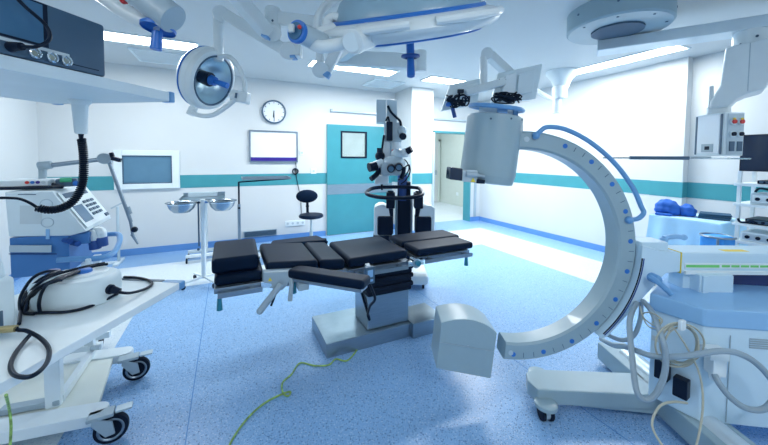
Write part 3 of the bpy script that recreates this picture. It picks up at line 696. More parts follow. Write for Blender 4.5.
# chassis: long leg to the left, cross bar running towards the viewer
lg = MB(CAM)
lg.ext([(.88,1.91,.156),(.905,1.825,.156),(1.60,1.785,.156),(1.62,1.985,.156),(.965,2.015,.156),(.905,1.985,.156)], (0,0,-.09), .012)
lg.ext([(.98,1.83,.07),(1.60,1.80,.03),(1.62,1.98,.03),(.98,2.0,.07)], (0,0,.05), .006)
lg.build('chassis_leg', M_carm, t)
xb = MB(CAM); xb.ext([(1.58,1.10,.03),(1.65,1.10,.03),(1.78,1.10,.12),(1.78,1.10,.156),(1.58,1.10,.156)], (0,1.23,0), .014)
xb.build('chassis_bar', M_carm, t)
MB(CAM).cyl((1.665,1.05,.135), (1.70,2.20,.135), .055, n=28).build('axle_cover', M_carmtop, t)
MB(CAM).ext([(1.50,1.36,.165),(1.58,1.30,.165),(1.72,1.36,.165),(1.66,1.43,.165)], (0,0,.03), .01).build('foot_lever', M_grey, t)
def carm_caster(p, ry=0):
    f_ = MB(CAM).lathe([(0,.075),(.055,.075),(.062,.08),(.062,.10),(.05,.106),(0,.106)], p, (0,0,1), 28).build('caster_plate', M_carm, t)
    w_ = MB(CAM)
    for s_ in (-1, 1): w_.cyl(p+V((s_*.012,0,.042)), p+V((s_*.034,0,.042)), .042, n=22, bev=.004)
    w_.build('wheel', M_rubber, t)
    MB(CAM).cyl(p+V((-.012,0,.045)), p+V((.012,0,.045)), .036, n=20).bx(p.x-.012, p.x+.012, p.y-.03, p.y+.03, .04, .08).build('caster_fork', M_grey, t)
carm_caster(V((.94,1.80,0))); carm_caster(V((1.02,2.06,0))); carm_caster(V((1.68,2.27,0)))
# hoses and cables that hang at the carriage
def D(x, y, d): return cd(x, y, d)
hz = MB(CAM)
hz.tube([D(643,301,1.82), D(652,312,1.70), D(661,335,1.56), D(665.5,354,1.53), D(664,376,1.52), D(655,395,1.52), D(645,399.7,1.53), D(636.5,390,1.55), D(632,356,1.64), D(629.5,325,1.73), D(632,312,1.78), D(637,303,1.83)], .0135, 10, 8)
hz.tube([D(641,302,1.85), D(640.5,318,1.83), D(634,335,1.83), D(622,340,1.84), D(608,335,1.86), D(600,331,1.90)], .012, 10, 8)
hz.build('hose', M_gcable, t)
hz = MB(CAM).tube([D(601,339,2.0), D(614,345.5,1.86), D(628,347.5,1.72), D(653,356,1.58), D(684,356,1.50), D(722,351,1.46), D(747,357,1.44), D(767,374,1.44), D(776,392,1.44), D(766,408,1.45), D(747,408.5,1.47), D(729,396,1.49), D(717,380,1.52), D(714,371,1.56)], .0135, 10, 8)
hz.build('hose', M_gcable, t)
co = MB(CAM); pts = []
for k_ in range(0, 58):
    a = k_*2*PI/12.2; q_ = k_/58; pts.append(D(680+3*math.sin(q_*7)+(19+3*math.sin(q_*11))*math.cos(a), 344.5+(20+2.5*math.cos(q_*9))*math.sin(a), 1.585-.035*q_))
pts += [D(697,367,1.52), D(703,401,1.46), D(698,439,1.36), D(690,460,1.32)]
co.tube(pts, .0042, 6, 4)
co.tube([D(640,306,1.78), D(644,318,1.72), D(656,326,1.62), D(662,320,1.60), D(652,313,1.66), D(643,314,1.74), D(648,326,1.68), D(662,330,1.58)], .0038, 6, 6)
co.tube([D(687,403,1.50), D(672,402,1.48), D(659,407,1.46), D(652,424,1.44), D(660,442,1.40), D(672,456,1.36)], .0055, 6, 6)
co.build('coiled_cable', M_tancable, t)
MB(CAM).box(D(682,325,1.55), (.035,.02,.05), (0,0,.3), .006).build('cable_hook', M_white, t)
# ------------------------------------------------------------------ equipment trolley at the left edge
U = V((math.cos(R(241)), math.sin(R(241)), 0)); Vv = V((math.cos(R(150)), math.sin(R(150)), 0)); Z = V((0,0,1))
T = V((-.22,1.95,0)); T2 = V((-.258,2.045,0))
U2 = V((math.cos(R(231)), math.sin(R(231)), 0)); V2 = V((math.cos(R(146)), math.sin(R(146)), 0))
def quad2(o, u0, u1, v0, v1, z): return [o+U2*u0+V2*v0+Z*z, o+U2*u1+V2*v0+Z*z, o+U2*u1+V2*v1+Z*z, o+U2*u0+V2*v1+Z*z]
t = thing('equipment_trolley', 'tall white equipment trolley with two shelves at the left edge', 'trolley', (-.85, 1.75, 0))
def quad(o, u0, u1, v0, v1, z): return [o+U*u0+Vv*v0+Z*z, o+U*u1+Vv*v0+Z*z, o+U*u1+Vv*v1+Z*z, o+U*u0+Vv*v1+Z*z]
ws = MB().ext(quad(T, .015, 1.25, 0, .66, .815), (0,0,.035), .006).build('work_shelf', M_white, t)
MB().ext(quad(T, -.008, .03, -.008, .10, .812), (0,0,.041), .008).build('corner_bumper', M_mblue, ws)
MB().ext(quad(T, -.008, .03, .56, .668, .812), (0,0,.041), .008).build('corner_bumper', M_mblue, ws)
MB().ext(quad(T, -.001, .022, .10, .56, .822), (0,0,.032), .003).build('edge_strip', M_dgrey, ws)
us = MB().ext(quad2(T2, .012, 1.20, 0, .73, 1.785), (0,0,.05), .006).build('upper_shelf', M_plast, t)
MB().ext(quad2(T2, -.006, .025, -.006, .05, 1.782), (0,0,.056), .006).build('corner_bumper', M_mblue, us)
MB().ext(quad2(T2, -.006, .025, .69, .736, 1.782), (0,0,.056), .006).build('corner_bumper', M_mblue, us)
MB().ext(quad2(T2, .002, .02, .05, .69, 1.787), (0,0,.012), .002).build('edge_strip', M_dgrey, us)
# column between the shelves (behind the left edge of the view) and the foot
o = T+U*.95+Vv*.52
MB().box(o+Z*.95, (.12,.16,1.70), (0,0,R(60)), .012).build('column', M_white, t)
e0, e1 = V((-.608,2.704,.17)), V((-.59,2.13,.17))
ad = V((math.cos(R(171)), math.sin(R(171)), 0)); an = V((-ad.y, ad.x, 0))
for e_ in (e0, e1):
    q = []
    for k in range(9):
        a = -PI/2+PI*k/8; q.append(e_-ad*.055-ad*math.cos(a)*.055+an*math.sin(a)*.055*1 if False else e_+ad*.055-ad*.055*math.cos(a)+an*.055*math.sin(a))
    q += [e_+ad*.75+an*.065, e_+ad*.75-an*.065]
    MB().ext([p-Z*.06 for p in q], (0,0,.06), .008).build('foot_arm', M_white, t)
MB().ext([e0+ad*.10-an*-.0+V((0,-.06,-.04)), e1+ad*.06+V((0,.06,-.04)), e1+ad*.70+V((0,.06,-.04)), e0+ad*.70+V((0,-.06,-.04))], (0,0,.03), .004).build('base_plate', M_cream, t)
# riser frame on the foot
pA = wz(55,403,.17); pB = wz(92,351,.19)
fr = MB()
fr.beam((pA.x,pA.y,.16), (pA.x,pA.y,.82), .065, .05, (0,1,0), .006)
fr.beam((pA.x+.02,pA.y,.185), (pB.x,pB.y,.185), .035, .04, bev=.004)
fr.beam((pB.x,pB.y,.165), (pB.x,pB.y,.82), .03, .05, (0,1,0), .006)
fr.build('riser_frame', M_white, t)
fd_ = (wz(28,408,.17)-pA); fd_.z = 0; fd_.normalize()
MB().beam(pA+fd_*.22+Z*.012, pA-fd_*.03+Z*.012, .05, .03, bev=.004).build('foot_clamp', M_grey, t)
kp = wz(97,347,.22); MB().cyl(kp-V((.03,0,0)), kp+V((.02,-.01,0)), .016, n=14).build('frame_knob', M_lgrey, t)
def big_caster(p, rot):
    r = .075; c = V((p.x, p.y, r)); d = V((math.cos(rot), math.sin(rot), 0)); a = V((-d.y, d.x, 0))
    w = MB().lathe([(.0,-.012),(.045,-.014),(.060,-.018),(.073,-.015),(.075,0),(.073,.015),(.060,.018),(.045,.014),(0,.012)], c, a, 32).build('wheel', M_rubber, t)
    MB().lathe([(.046,-.017),(.052,-.021),(.058,-.019),(.052,-.016)], c, a, 32, closed=True).lathe([(.046,.017),(.052,.021),(.058,.019),(.052,.016)], c, a, 32, closed=True).build('hub_ring', M_alu, w)
    fk = MB()
    for s_ in (-1, 1): fk.ext([c+a*s_*.028+d*x+Z*z for x, z in ((-.02,-.02),(.02,-.015),(.01,.055),(-.07,.09),(-.075,.06))], a*s_*.01, .003)
    fk.box(c-d*.04+Z*.085, (.11,.07,.02), (0,0,rot), .006).cyl(c-d*.06+Z*.075, V((p.x-d.x*.06,p.y-d.y*.06,.16)), .02, n=14)
    fk.build('caster_fork', M_grey, t)
    MB().box(c+d*.055+Z*.088, (.07,.05,.012), (0,0,rot), .004).build('brake_pedal', M_lgrey, t)
big_caster(wz(112,441,0), R(5)); big_caster(wz(137,379,0), R(5))
big_caster(e1+ad*.70, R(190)); big_caster(e0+ad*.70, R(190))
# earth lead on the trolley
solo(MB().tube([wz(6,395,.80), cw(9,408,1.1), cw(11,425,1.12), cw(10,448,1.13), cw(8,470,1.15)], .004, 8, 5), 'earth_cable', M_ygcable, 'yellow-green earth cable hanging below the work shelf of the equipment trolley', 'cable')

# white unit standing on the work shelf at the very edge of the view
p = wz(19,326,.85); p.z = 0
t = thing('camera_control_unit', 'tall white device standing on the work shelf at the left edge', 'medical device', p+U*.15+Vv*.1+Z*.85)
MB().ext([p+Z*.85, p+U*.32+Z*.85, p+U*.32+Vv*.30+Z*.85, p+Vv*.30+Z*.85], (0,0,.20), .02, 3).ext([p+U*.01+Vv*.012+Z*1.04, p+U*.32+Vv*.012+Z*1.04, p+U*.32+Vv*.28+Z*1.04, p+Vv*.28+U*.01+Z*1.04], U*.05+Vv*.03+Z*.36, .02, 3).build('housing', M_plast, t)
c = p+U*.10+Z*.90
n_ = -Vv
MB().ext([c-U*.05-Z*.03, c+U*.12-Z*.03, c+U*.12+Z*.035, c-U*.05+Z*.035], n_*.006, .002).build('connector_plate', M_dgrey, t)
s_ = MB().cyl(c+n_*.0+U*.02, c+n_*.05-U*.0+U*.02, .016, n=16).build('socket', M_chrome, t)
MB().cyl(c+n_*.05+U*.02, c+n_*.12+U*.0, .012, n=14).build('metal_plug', mat('brass_plug', (.35,.30,.16), .35, .7), t)
q0 = c+n_*.12
LP = [wz(19,330,.89), wz(27,331,.88), wz(40,338,.862), wz(48.5,348,.858), wz(48,360,.858), wz(40,371,.858), wz(28,377,.858), wz(15,375,.858), wz(10.5,366,.858), wz(15,354,.858), wz(23,343,.862), wz(30,335,.872)]
solo(MB().tube([q0]+LP, .0065, 8, 8), 'looped_cable', M_cable, 'dark cable lying in one loop on the near end of the white work shelf', 'cable')
# white oval pump with cables
c = wz(78,300,.85); rzp = -YAW+R(8)
t = thing('suction_pump', 'white oval pump unit with a round lid and blue button on the work shelf', 'pump', c, rzp)
A = base(t)
def superell(a, b_, n=44, e=2.6):
    out = []
    for k in range(n):
        th = 2*PI*k/n; x = math.copysign(abs(math.cos(th))**(2/e), math.cos(th))*a; y = math.copysign(abs(math.sin(th))**(2/e), math.sin(th))*b_; out.append((x, y))
    return out
mbp = MB(A); b = bmesh.new(); rr = []
for z, s in ((.0,.93),(.006,.97),(.05,1.0),(.09,.985),(.105,.95),(.114,.88),(.116,.6)):
    rr.append([b.verts.new((x*s, y*s, z)) for x, y in superell(.155, .122)])
for p_, q_ in zip(rr, rr[1:]):
    for k in range(len(p_)): b.faces.new((p_[k], p_[(k+1) % 44], q_[(k+1) % 44], q_[k]))
b.faces.new(rr[0][::-1]); b.faces.new(rr[-1]); bmesh.ops.recalc_face_normals(b, faces=b.faces); mbp._in(b)
mbp.build('housing', M_plast, t)
lid = MB(A).lathe([(.082,.112),(.082,.118),(.077,.124),(0,.127)], (.02,.02,0), n=40).build('lid', M_white, t)
MB(A).lathe([(.03,.124),(.028,.136),(.02,.141),(0,.142)], (.025,.005,0), n=24).build('button', M_blue, lid)
a_, b_, c_ = wz(100,288,.91), wz(112,289.5,.905), wz(120,291.5,.893)
MB().cyl(a_, b_, .021, n=18, bev=.003).cyl(b_, c_, .017, .013, n=16).cyl(a_.lerp(b_,.3), a_.lerp(b_,.5), .0235, n=18).build('plug', M_black, t)
MB(A).cyl((-.11,.02,.105), (-.107,.02,.135), .022, n=18).build('hose_socket', M_dblue, t)
def sh(P, r, n=8): return MB().tube(P, r, n, 7)
w = lambda x, y, z=.858: wz(x, y, z)
solo(sh([w(118,292,.895), w(130,293,.875), w(145,289), w(152,284), w(148,280), w(136,277.5), w(124,277)], .0065), 'power_lead', M_cable, 'black lead curving over the shelf from the plug of the oval pump', 'cable')
hc = MB()
for P_ in (
  [(108,264,.985),(95,266,.985),(82,270,.985),(66,276,.985),(50,282,.985),(36,289,.965),(28,298,.91),(24,307,.86),(27,313,.858),(45,312.5,.858),(65,312,.858),(85,308,.858),(105,300,.862),(117,294,.885)],
  [(99,264,.99),(84,267,.99),(68,271,.99),(52,276,.985),(38,284,.97),(27,296,.91),(21,311,.86),(19,324,.88)],
  [(62,272,.98),(47,271.5,.985),(34,277,.965),(25,288,.93),(20,300,.89),(22,312,.858),(34,314,.858)],
  [(62,280,.985),(49,283,.985),(42,292,.955),(39,303,.90),(40,312.5,.858)],
  [(104,263,.985),(90,266.5,.99),(74,272,.985),(56,279,.985),(38,290,.95),(30,303,.88),(26,311,.858)],
  [(90,268,.985),(72,274.5,.985),(57,281,.985),(40,287,.97),(29,300,.90),(25,313,.858)],
  [(60,271,.985),(46,276,.985),(33,285,.955),(24,297,.89),(20,309,.86)]):
    hc.tube([wz(*q_) for q_ in P_], .0062, 8, 7)
solo(hc, 'cable_bundle', M_cable, 'bundle of black cables heaped around the oval pump', 'cables')
# monitor on the top shelf
zt = 1.836
lo, hi = 0, 1.2
for _ in range(40):
    md = (lo+hi)/2; pm = T2+U2*md+V2*.002
    if pxx(V((pm.x,pm.y,zt))) > 107: lo = md
    else: hi = md
p = T2+U2*lo+V2*.004; p.z = 0
t = thing('dark_monitor', 'slate gray monitor device with three round sockets on the upper shelf', 'medical device', p+U2*.3+V2*.12+Z*zt)
def q4(u0, u1, z0, z1, off): return [p+U2*u0-V2*off+Z*z0, p+U2*u1-V2*off+Z*z0, p+U2*u1-V2*off+Z*z1, p+U2*u0-V2*off+Z*z1]
MB().ext(q4(0, .62, zt, zt+.222, 0), V2*.26, .012).build('housing', M_dgrey, t)
MB().ext(q4(.20, .62, zt+.06, zt+.215, .001), V2*.004, 0).build('bezel', M_black, t)
MB().ext(q4(.215, .61, zt+.068, zt+.21, .002), V2*.004, 0).build('screen', M_scrblue, t)
MB().ext(q4(.135, .60, zt+.046, zt+.057, .001), V2*.003, 0).build('label_strip', M_paper, t)
gl = MB().ext(q4(.03, .17, zt+.02, zt+.024, .0005), V2*.002).build('groove', M_black, t)
for u_ in (.150, .195, .245):
    c = p+U2*u_+Z*(zt+.028)
    s_ = MB().lathe([(.019,0),(.019,.012),(.015,.014),(.0125,.010),(.0125,.004),(0,.004)], c, -V2, 24).build('socket', M_chrome, t)
    MB().cyl(c-V2*.003, c-V2*.006, .010, n=14).build('socket_core', mat('contact_gray', (.28,.32,.28), .4, .4), s_)
c = p+U2*.305+Z*(zt+.03)
MB().cyl(c, c-V2*.045, .017, .013, n=18).build('black_plug', M_black, t)
solo(MB().tube([c-V2*.045, c-V2*.075+Z*.005-U2*.02, c-V2*.085+Z*.04-U2*.05, c-V2*.07+Z*.09-U2*.05, c-V2*.045+Z*.14-U2*.01, c-V2*.02+Z*.20+U2*.03, c+Z*.235+U2*.06, c+V2*.08+Z*.215+U2*.09], .006, 8, 6), 'plug_cable', M_cable, 'black cable arching up from the plug of the slate gray monitor', 'cable')
# hand piece under the shelf with a coiled lead
p0, p1 = cd(79,105,1.69), cd(81,134,1.69)
t = thing('wired_handset', 'white handset holder with a black coiled lead hanging under the upper shelf', 'handset', CAM @ V((p0.x, p0.y, p1.z)))
zs = 1.785
MB(CAM).lathe([(.047,zs-p1.z),(.047,zs-p1.z-.01),(.034,zs-p1.z-.025),(.026,.01),(.022,0),(0,0)], p1, (0,0,1), 24).build('holder', M_white, t)
MB(CAM).cyl(p1+V((0,0,.002)), p1-V((0,0,.025)), .012, .009, n=12).build('strain_relief', M_black, t)
path = spline([cd(81.5,139,1.69), cd(83,150,1.685), cd(83.7,165,1.68), cd(83,180,1.67), cd(79,193,1.66), cd(71,203,1.64), cd(60,208.5,1.62), cd(48,210,1.60), cd(37,207.5,1.58)], 40)
hel = []; tot = 0; u = None
for i, q in enumerate(path):
    d = (path[min(len(path)-1,i+1)]-path[max(0,i-1)]).normalized()
    if u is None: u, _ = _ortho(d)
    u = (u-d*u.dot(d)).normalized(); ww = d.cross(u)
    if i: tot += (q-path[i-1]).length
    a = 2*PI*tot/.0105
    hel.append((q, u, ww, tot))
L_ = tot; pts = []; n_s = int(L_/.0105*9)
j = 0
for s_ in range(n_s):
    tt = L_*s_/n_s
    while j < len(hel)-2 and hel[j+1][3] < tt: j += 1
    q, u, ww, _ = hel[j]; q2 = hel[j+1][0]; f_ = (tt-hel[j][3])/max(1e-6, hel[j+1][3]-hel[j][3])
    a = 2*PI*tt/.0105
    pts.append(q.lerp(q2, f_)+(u*math.cos(a)+ww*math.sin(a))*.0155)
MB(CAM).tube(pts, .0048, 5).tube(path[::6], .010, 6).build('coiled_lead', M_cable, t)
MB(CAM).tube([cd(37,207.5,1.58), cd(30,203,1.56), cd(20,199,1.53), cd(8,198,1.50), cd(-6,198,1.48)], .0065, 8, 6).build('straight_lead', M_cable, t)

# ------------------------------------------------------------------ analyser with sloped key panel on its blue stand
Y0 = 2.82
def q(x, y, Y=Y0): return wy(x, y, Y)
P = [q(4,192), q(52,191), q(87,231.5), q(70,236), q(8,237)]
mx = sum((p for p in P), V())/5
t = thing('anesthesia_analyser', 'white medical machine with a sloped key panel on a blue stand at the left', 'medical machine', (mx.x, Y0+.2, 0))
MB().ext(P, (0,.52,0), .01).build('housing', M_plast, t)
a, b_ = q(54,192.5), q(86,229.5); dd = (b_-a); yy = V((0,1,0)); nn = dd.cross(yy).normalized()
if nn.x < 0: nn = -nn
def pq(u0, u1, y0_, y1_, off=.002, th=.004):
    return [a+dd*u0+yy*y0_+nn*off, a+dd*u1+yy*y0_+nn*off, a+dd*u1+yy*y1_+nn*off, a+dd*u0+yy*y1_+nn*off]
MB().ext(pq(.02,.98,.02,.50,.001), nn*.006, .003).build('key_panel', M_white, t)
MB().ext(pq(.42,.86,.05,.20,.006), nn*.003).build('display', M_scrblue, t)
MB().ext(pq(.08,.20,.06,.44,.006), nn*.004).build('paper_slot', M_dgrey, t)
kk = 0
for i in range(3):
    for j in range(4):
        MB().ext(pq(.36+j*.115,.43+j*.115,.24+i*.07,.285+i*.07,.006), nn*.008, .002).build('key', M_dgrey, t)
MB().ext(pq(.84,.93,.42,.48,.006), nn*.01, .003).build('power_key', M_dgrey, t)
def fp(x0, x1, y0_, y1_): return [q(x0,y0_), q(x1,y0_), q(x1,y1_), q(x0,y1_)]
MB().ext(fp(20,42,205.5,224), (0,-.002,0)).build('info_label', M_paper, t)
ring = MB()
for (x, y) in ((46.5,204), (47.5,222.5)): ring.torus(q(x,y)+V((0,-.002,0)), (0,1,0), .03, .0025, 24, 6)
ring.build('embossed_ring', M_lgrey, t)
MB().ext(fp(18,36,194,194.8), (0,-.002,0)).build('panel_gap', M_dgrey, t)
MB().ext(fp(46,50,229,239), (0,-.006,0), .002).build('clip', M_lblue, t)
# stand
pl_, pr = q(8,238), q(68,236)
zb = q(40,276).z
st_ = MB().bx(pl_.x, pr.x, Y0+.01, Y0+.40, zb, min(pl_.z,pr.z)+.012, .006).build('stand_cabinet', M_frameblue, t)
MB().ext(fp(10,52,245,252), (0,-.012,0), .003).build('drawer_front', M_lgrey, st_)
MB().ext(fp(9,57,253.5,254.3), (0,-.003,0)).build('drawer_gap', M_navy, st_)
MB().tube([q(57,260,2.78), q(75,259,2.78), q(96,258.5,2.76), q(110,255,2.80), q(117,248,2.95), q(120,238,3.15), q(116,234,3.28), q(95,236,3.30)], .018, 10, 6).build('bumper_rail', M_mblue, t)
bkt = MB(); bkt.bx(q(57,0).x, q(80,0).x, Y0+.02, Y0+.2, q(0,252).z, q(0,240).z, .01)
bkt.build('bracket', M_frameblue, t)
for (x, y) in ((62,241), (70,243.5)): MB().cyl(q(x,y)+V((0,.03,0)), q(x,y)+V((.05,-.03,0)), .018, n=14).build('blue_knob', M_dblue, t)
for (x, y) in ((94,236), (101,233)):
    v0 = q(x-4,y-2,2.95); v1 = q(x,y-1.5,2.9); v2 = q(x+.5,y+4,2.9); v3 = q(x+1.5,y+13,2.9)
    el = MB().tube([v0,v1,v2], .030, 12, 4).build('hose_elbow', M_white, t)
    MB().cyl(v2, v3, .034, n=16, bev=.004).build('hose_cuff', M_dblue, el)
for (x0, x1, yy0) in ((17,24,3.0), (70,76,3.0), (20,27,3.18), (72,78,3.18)):
    xa = q(x0,280).x; MB().bx(xa, xa+.045, yy0, yy0+.045, .06, zb+.01, .004).build('leg', M_white, t)
for yy0 in (3.02, 3.20): MB().beam((q(17,280).x-.0,yy0,.09), (q(80,280).x+.05,yy0,.09), .05, .05, bev=.006).build('foot_bar', M_white, t)
for xx in (q(20,280).x, q(78,280).x):
    for yy0 in (3.02, 3.20): caster(MB(), (xx,yy0,0), .032).build('caster', M_rubber, t)
# small module with cables on top of the analyser
ztop = q(30,190.5).z
mA, mB_ = q(0,188,2.95), q(50,178,2.95)
t2 = thing('module_box', 'flat white module with coloured plugs lying on top of the white machine', 'medical device', (mA.x+.2, 3.0, ztop))
MB().bx(mA.x, mB_.x, 2.92, 3.15, ztop+.004, mB_.z-.01, .008).build('housing', M_white, t2)
for k_, mm in enumerate((M_red, M_blue, M_purple, M_paper)):
    MB().cyl((mB_.x+.0-.10+k_*.026,2.922,ztop+.045), (mB_.x-.10+k_*.026,2.912,ztop+.045), .010, n=10).build('plug', mm, t2)
MB().box((mB_.x+.07,3.0,ztop+.035), (.11,.08,.055), (0,0,.2), .01).build('connector_block', M_dgrey, t2)
MB().box((mB_.x+.075,2.97,ztop+.055), (.06,.04,.03), (0,0,.2), .006).build('green_connector', mat('green_plug', (.05,.45,.22), .4), t2)
MB().cyl((mB_.x+.12,2.97,ztop+.03), (mB_.x+.17,2.95,ztop+.025), .018, n=12).build('blue_connector', M_blue, t2)
MB().tube([(mA.x,2.90,ztop+.012),(mA.x+.1,2.89,ztop+.012),(mA.x+.2,2.90,ztop+.014),(mA.x+.32,2.90,ztop+.012),(mB_.x+.02,2.93,ztop+.03)], .011, 8, 5).build('cable', M_cable, t2)
# articulated holder arm
t3 = thing('articulated_arm', 'thin jointed metal holder arm rising behind the white machine', 'holder arm', (q(43,188,3.1).x, 3.1, ztop))
g_ = lambda x, y, Y=3.1: wy(x, y, Y)
MB().cyl((g_(43,188).x,3.1,ztop-.0), g_(42.5,166), .022, n=14).cyl(g_(39,166.5), g_(52,164.5), .034, .028, n=16, bev=.004).build('base_post', M_grey, t3)
MB().cyl(g_(46,166), g_(108,158.5), .016, n=12).build('upper_rod', M_alu, t3)
j_ = MB().cyl(g_(104,158.5,3.06), g_(104.5,158.5,3.16), .042, n=24, bev=.006).cyl(g_(104,158.5), g_(112,159), .032, n=18).build('joint', M_grey, t3)
MB().beam(g_(112,158,3.05), g_(121,160.5,3.05), .03, .05, (0,1,0), .006).beam(g_(113,158,3.05), g_(111,152.5,3.05), .025, .03, (0,1,0), .006).build('clamp_lever', M_black, j_)
MB().cyl(g_(109,162), g_(131,222), .013, n=12).cyl(g_(127,207), g_(129.5,214), .020, n=12).build('lower_rod', M_alu, t3)
MB().cyl(g_(130,219), g_(133,236), .010, n=10).cyl(g_(132,234), g_(138,244), .013, .006, n=10).build('holder_tip', M_alu, t3)
MB().ball(g_(134.5,229.5,3.05), .023).build('black_knob', M_black, t3)
# slender floor stand by the wall
sx, sy = wz(119,263,0).x, wz(119,263,0).y
t4 = thing('floor_stand', 'slender gray floor stand with a short bar behind the white machine', 'stand', (sx, sy, 0))
MB().cyl((sx,sy,.02), (sx,sy,wy(114,207,sy).z), .018, n=12).build('pole', M_lgrey, t4)
MB().beam(wy(111,208.5,sy), wy(122,203,sy), .02, .02).build('bar', M_grey, t4)
MB().bx(sx-.17, sx+.02, sy-.03, sy+.03, 0, .03, .005).bx(sx-.03, sx+.03, sy-.17, sy+.17, 0, .03, .005).build('foot', M_white, t4)
# ------------------------------------------------------------------ surgical lights and their arms
def G(x, y, d): return cd(x, y, d)
hub = thing('lamp_ceiling_mount', 'white ceiling mount above the big surgical lamp', 'ceiling mount', (-.02, 2.35, 2.3), A=CAM)
MB(CAM).cyl((-.02,2.35,2.74), (-.02,2.35,H), .19, n=36, bev=.01).build('canopy', M_lamp, hub)
MB(CAM).cyl((-.02,2.35,2.30), (-.02,2.35,2.76), .055, n=20).build('drop_tube', M_lamp, hub)
# big lamp
n = V((-.13,-.40,.90)).normalized(); c = G(407, 20, 1.60); q_ = .93
t = thing('surgical_light', 'large round surgical light with a blue rim and blue handle at the top centre', 'surgical light', c-V((0,0,.25)), A=CAM)
sc_ = lambda pr: [(r_*q_, z_*q_) for r_, z_ in pr]
MB(CAM).lathe(sc_([(.375,.02),(.372,.05),(.33,.12),(.24,.17),(.10,.20),(0,.205)]), c, n, 72).build('dome', mat('slate_dome', (.24,.39,.50), .35, coat=.2), t)
MB(CAM).torus(c+n*.024, n, .382*q_, .012, 80, 8).build('blue_rim', M_blue, t)
MB(CAM).torus(c-n*.070, n, .37*q_, .006, 80, 6).build('lower_rim', M_blue, t)
MB(CAM).lathe(sc_([(.36,.018),(.40,.022),(.435,.012),(.455,-.008),(.462,-.025),(.452,-.045),(.42,-.064),(.37,-.074),(.33,-.07)]), c, n, 80).build('body_ring', M_lamp, t)
u, w_ = _ortho(n)
f0 = (V((0,-1,0))-n*(-n.y)).normalized(); s0 = n.cross(f0)
for a0_, a1_ in ((-66,-6), (8,66), (110,160), (190,240)):
    MB(CAM).tube([c+n*(-.004)+(f0*math.cos(R(a))+s0*math.sin(R(a)))*(.452*q_+.034*math.sin(PI*(i/12))) for i, a in enumerate([a0_+(a1_-a0_)*k/12 for k in range(13)])], .017, 10).build('grip_rail', M_lamp, t)
MB(CAM).lathe(sc_([(.335,-.069),(.26,-.090),(.15,-.103),(0,-.106)]), c, n, 64).build('lens_cover', mat('lens_cover', (.72,.82,.88), .12, coat=.3), t)
hd_ = V((.02,.12,-1)).normalized()
MB(CAM).lathe([(0,.01),(.045,.0),(.047,-.010),(.03,-.018)], G(410.5,55,1.62), -hd_, 28).build('handle_flange', M_dblue, t)
MB(CAM).cyl(G(410,36,1.64), G(410.5,55,1.62), .020, n=18).cyl(G(410.5,55,1.62), G(411,76.5,1.60), .0165, .0205, n=20, bev=.004).build('handle', M_blue, t)
# side joint and yoke of the big lamp
jy = MB(CAM).cyl(G(352,42,1.24), G(372,34,1.36), .047, .05, n=36, bev=.006).build('yoke_joint', M_lamp, t)
MB(CAM).cyl(G(351.6,42.2,1.235), G(352.5,41.8,1.245), .034, n=30).build('joint_cap', M_plast, jy)
MB(CAM).tube([G(349,42,1.30), G(336,45,1.30), G(322,47,1.30), G(314,44,1.32), G(314,39,1.36), G(322,33,1.40), G(333,28.5,1.44)], .026, 12, 6).build('yoke_tube', M_lamp, t)
MB(CAM).tube([G(334,30,1.44), G(327,23,1.48), G(333,17,1.50), G(342,20,1.48), G(343,27,1.46)], .020, 12, 6).build('yoke_hook', M_lamp, t)
MB(CAM).tube([G(318,34,1.75), G(317.5,22,1.78), G(322,10,1.82), G(332,2,1.88), G(350,-8,1.95)], .022, 12, 6).build('curved_arm', M_lamp, t)
# camera unit with blue end
cu = thing('lamp_camera', 'silver camera tube with a blue end cap beside the big surgical light', 'camera', G(305,36,1.5), A=CAM)
MB(CAM).cyl(G(297,31.5,1.26), G(322,43.5,1.36), .040, .043, n=28).build('housing', M_lgrey, cu)
e0_, e1_ = G(295.5,31,1.25), G(299.5,33,1.27); dx_ = (e0_-e1_).normalized()
MB(CAM).cyl(e0_, e1_, .0435, n=30, bev=.006).build('end_cap', M_blue, cu)
MB(CAM).cyl(e0_, e0_+dx_*.004, .032, n=26).build('glass_end', M_scrblue, cu)
MB(CAM).box(e0_+dx_*.008+V((-.008,-.008,.004)), (.022,.014,.03), (0,0,R(-25)), .003).build('window', M_paper, cu)
MB(CAM).ball(G(299.5,27,1.225), .008).build('red_lamp', M_red, cu)
# spring arm below the yoke
sa = thing('spring_arm', 'white jointed spring arm hanging behind the yoke of the big lamp', 'support arm', G(322,70,2.4), A=CAM)
MB(CAM).bx(G(316.5,0,2.4).x, G(323,0,2.4).x, 2.38, 2.45, G(0,62,2.4).z, G(0,46,2.4).z, .01).cyl(G(320.5,70,2.36), G(320.5,70,2.47), .06, n=26, bev=.006).build('knuckle', M_lamp, sa)
MB(CAM).beam(G(325.5,73,2.42), G(345,35,2.38), .075, .065, (0,1,0), .012).build('beam', M_lamp, sa)
MB(CAM).beam(G(325.3,77.5,2.40), G(328.5,72,2.40), .05, .06, (0,1,0), .006).build('blue_end', M_mblue, sa)
MB(CAM).beam(G(345,35,2.38), V((-.065,2.355,2.50)), .07, .06, (0,1,0), .01).build('upper_link', M_lamp, sa)
# horizontal arm and joint to the small light
ha = thing('support_arm', 'long white horizontal ceiling arm at the left of the big lamp', 'support arm', G(300,22,2.4), A=CAM)
MB(CAM).beam(G(276,18.5,2.4), G(373,30,2.38), .06, .095, bev=.014).build('beam', M_lamp, ha)
MB(CAM).cyl(G(273,8,2.4), G(273,30,2.4), .055, n=26, bev=.012).build('end_joint', M_lamp, ha)
MB(CAM).cyl(G(273,33,2.34), G(273,33,2.44), .058, n=30, bev=.006).build('swivel_disc', M_lamp, ha)
MB(CAM).ball(G(272.5,20.5,2.345), .008).build('screw', M_dgrey, ha)
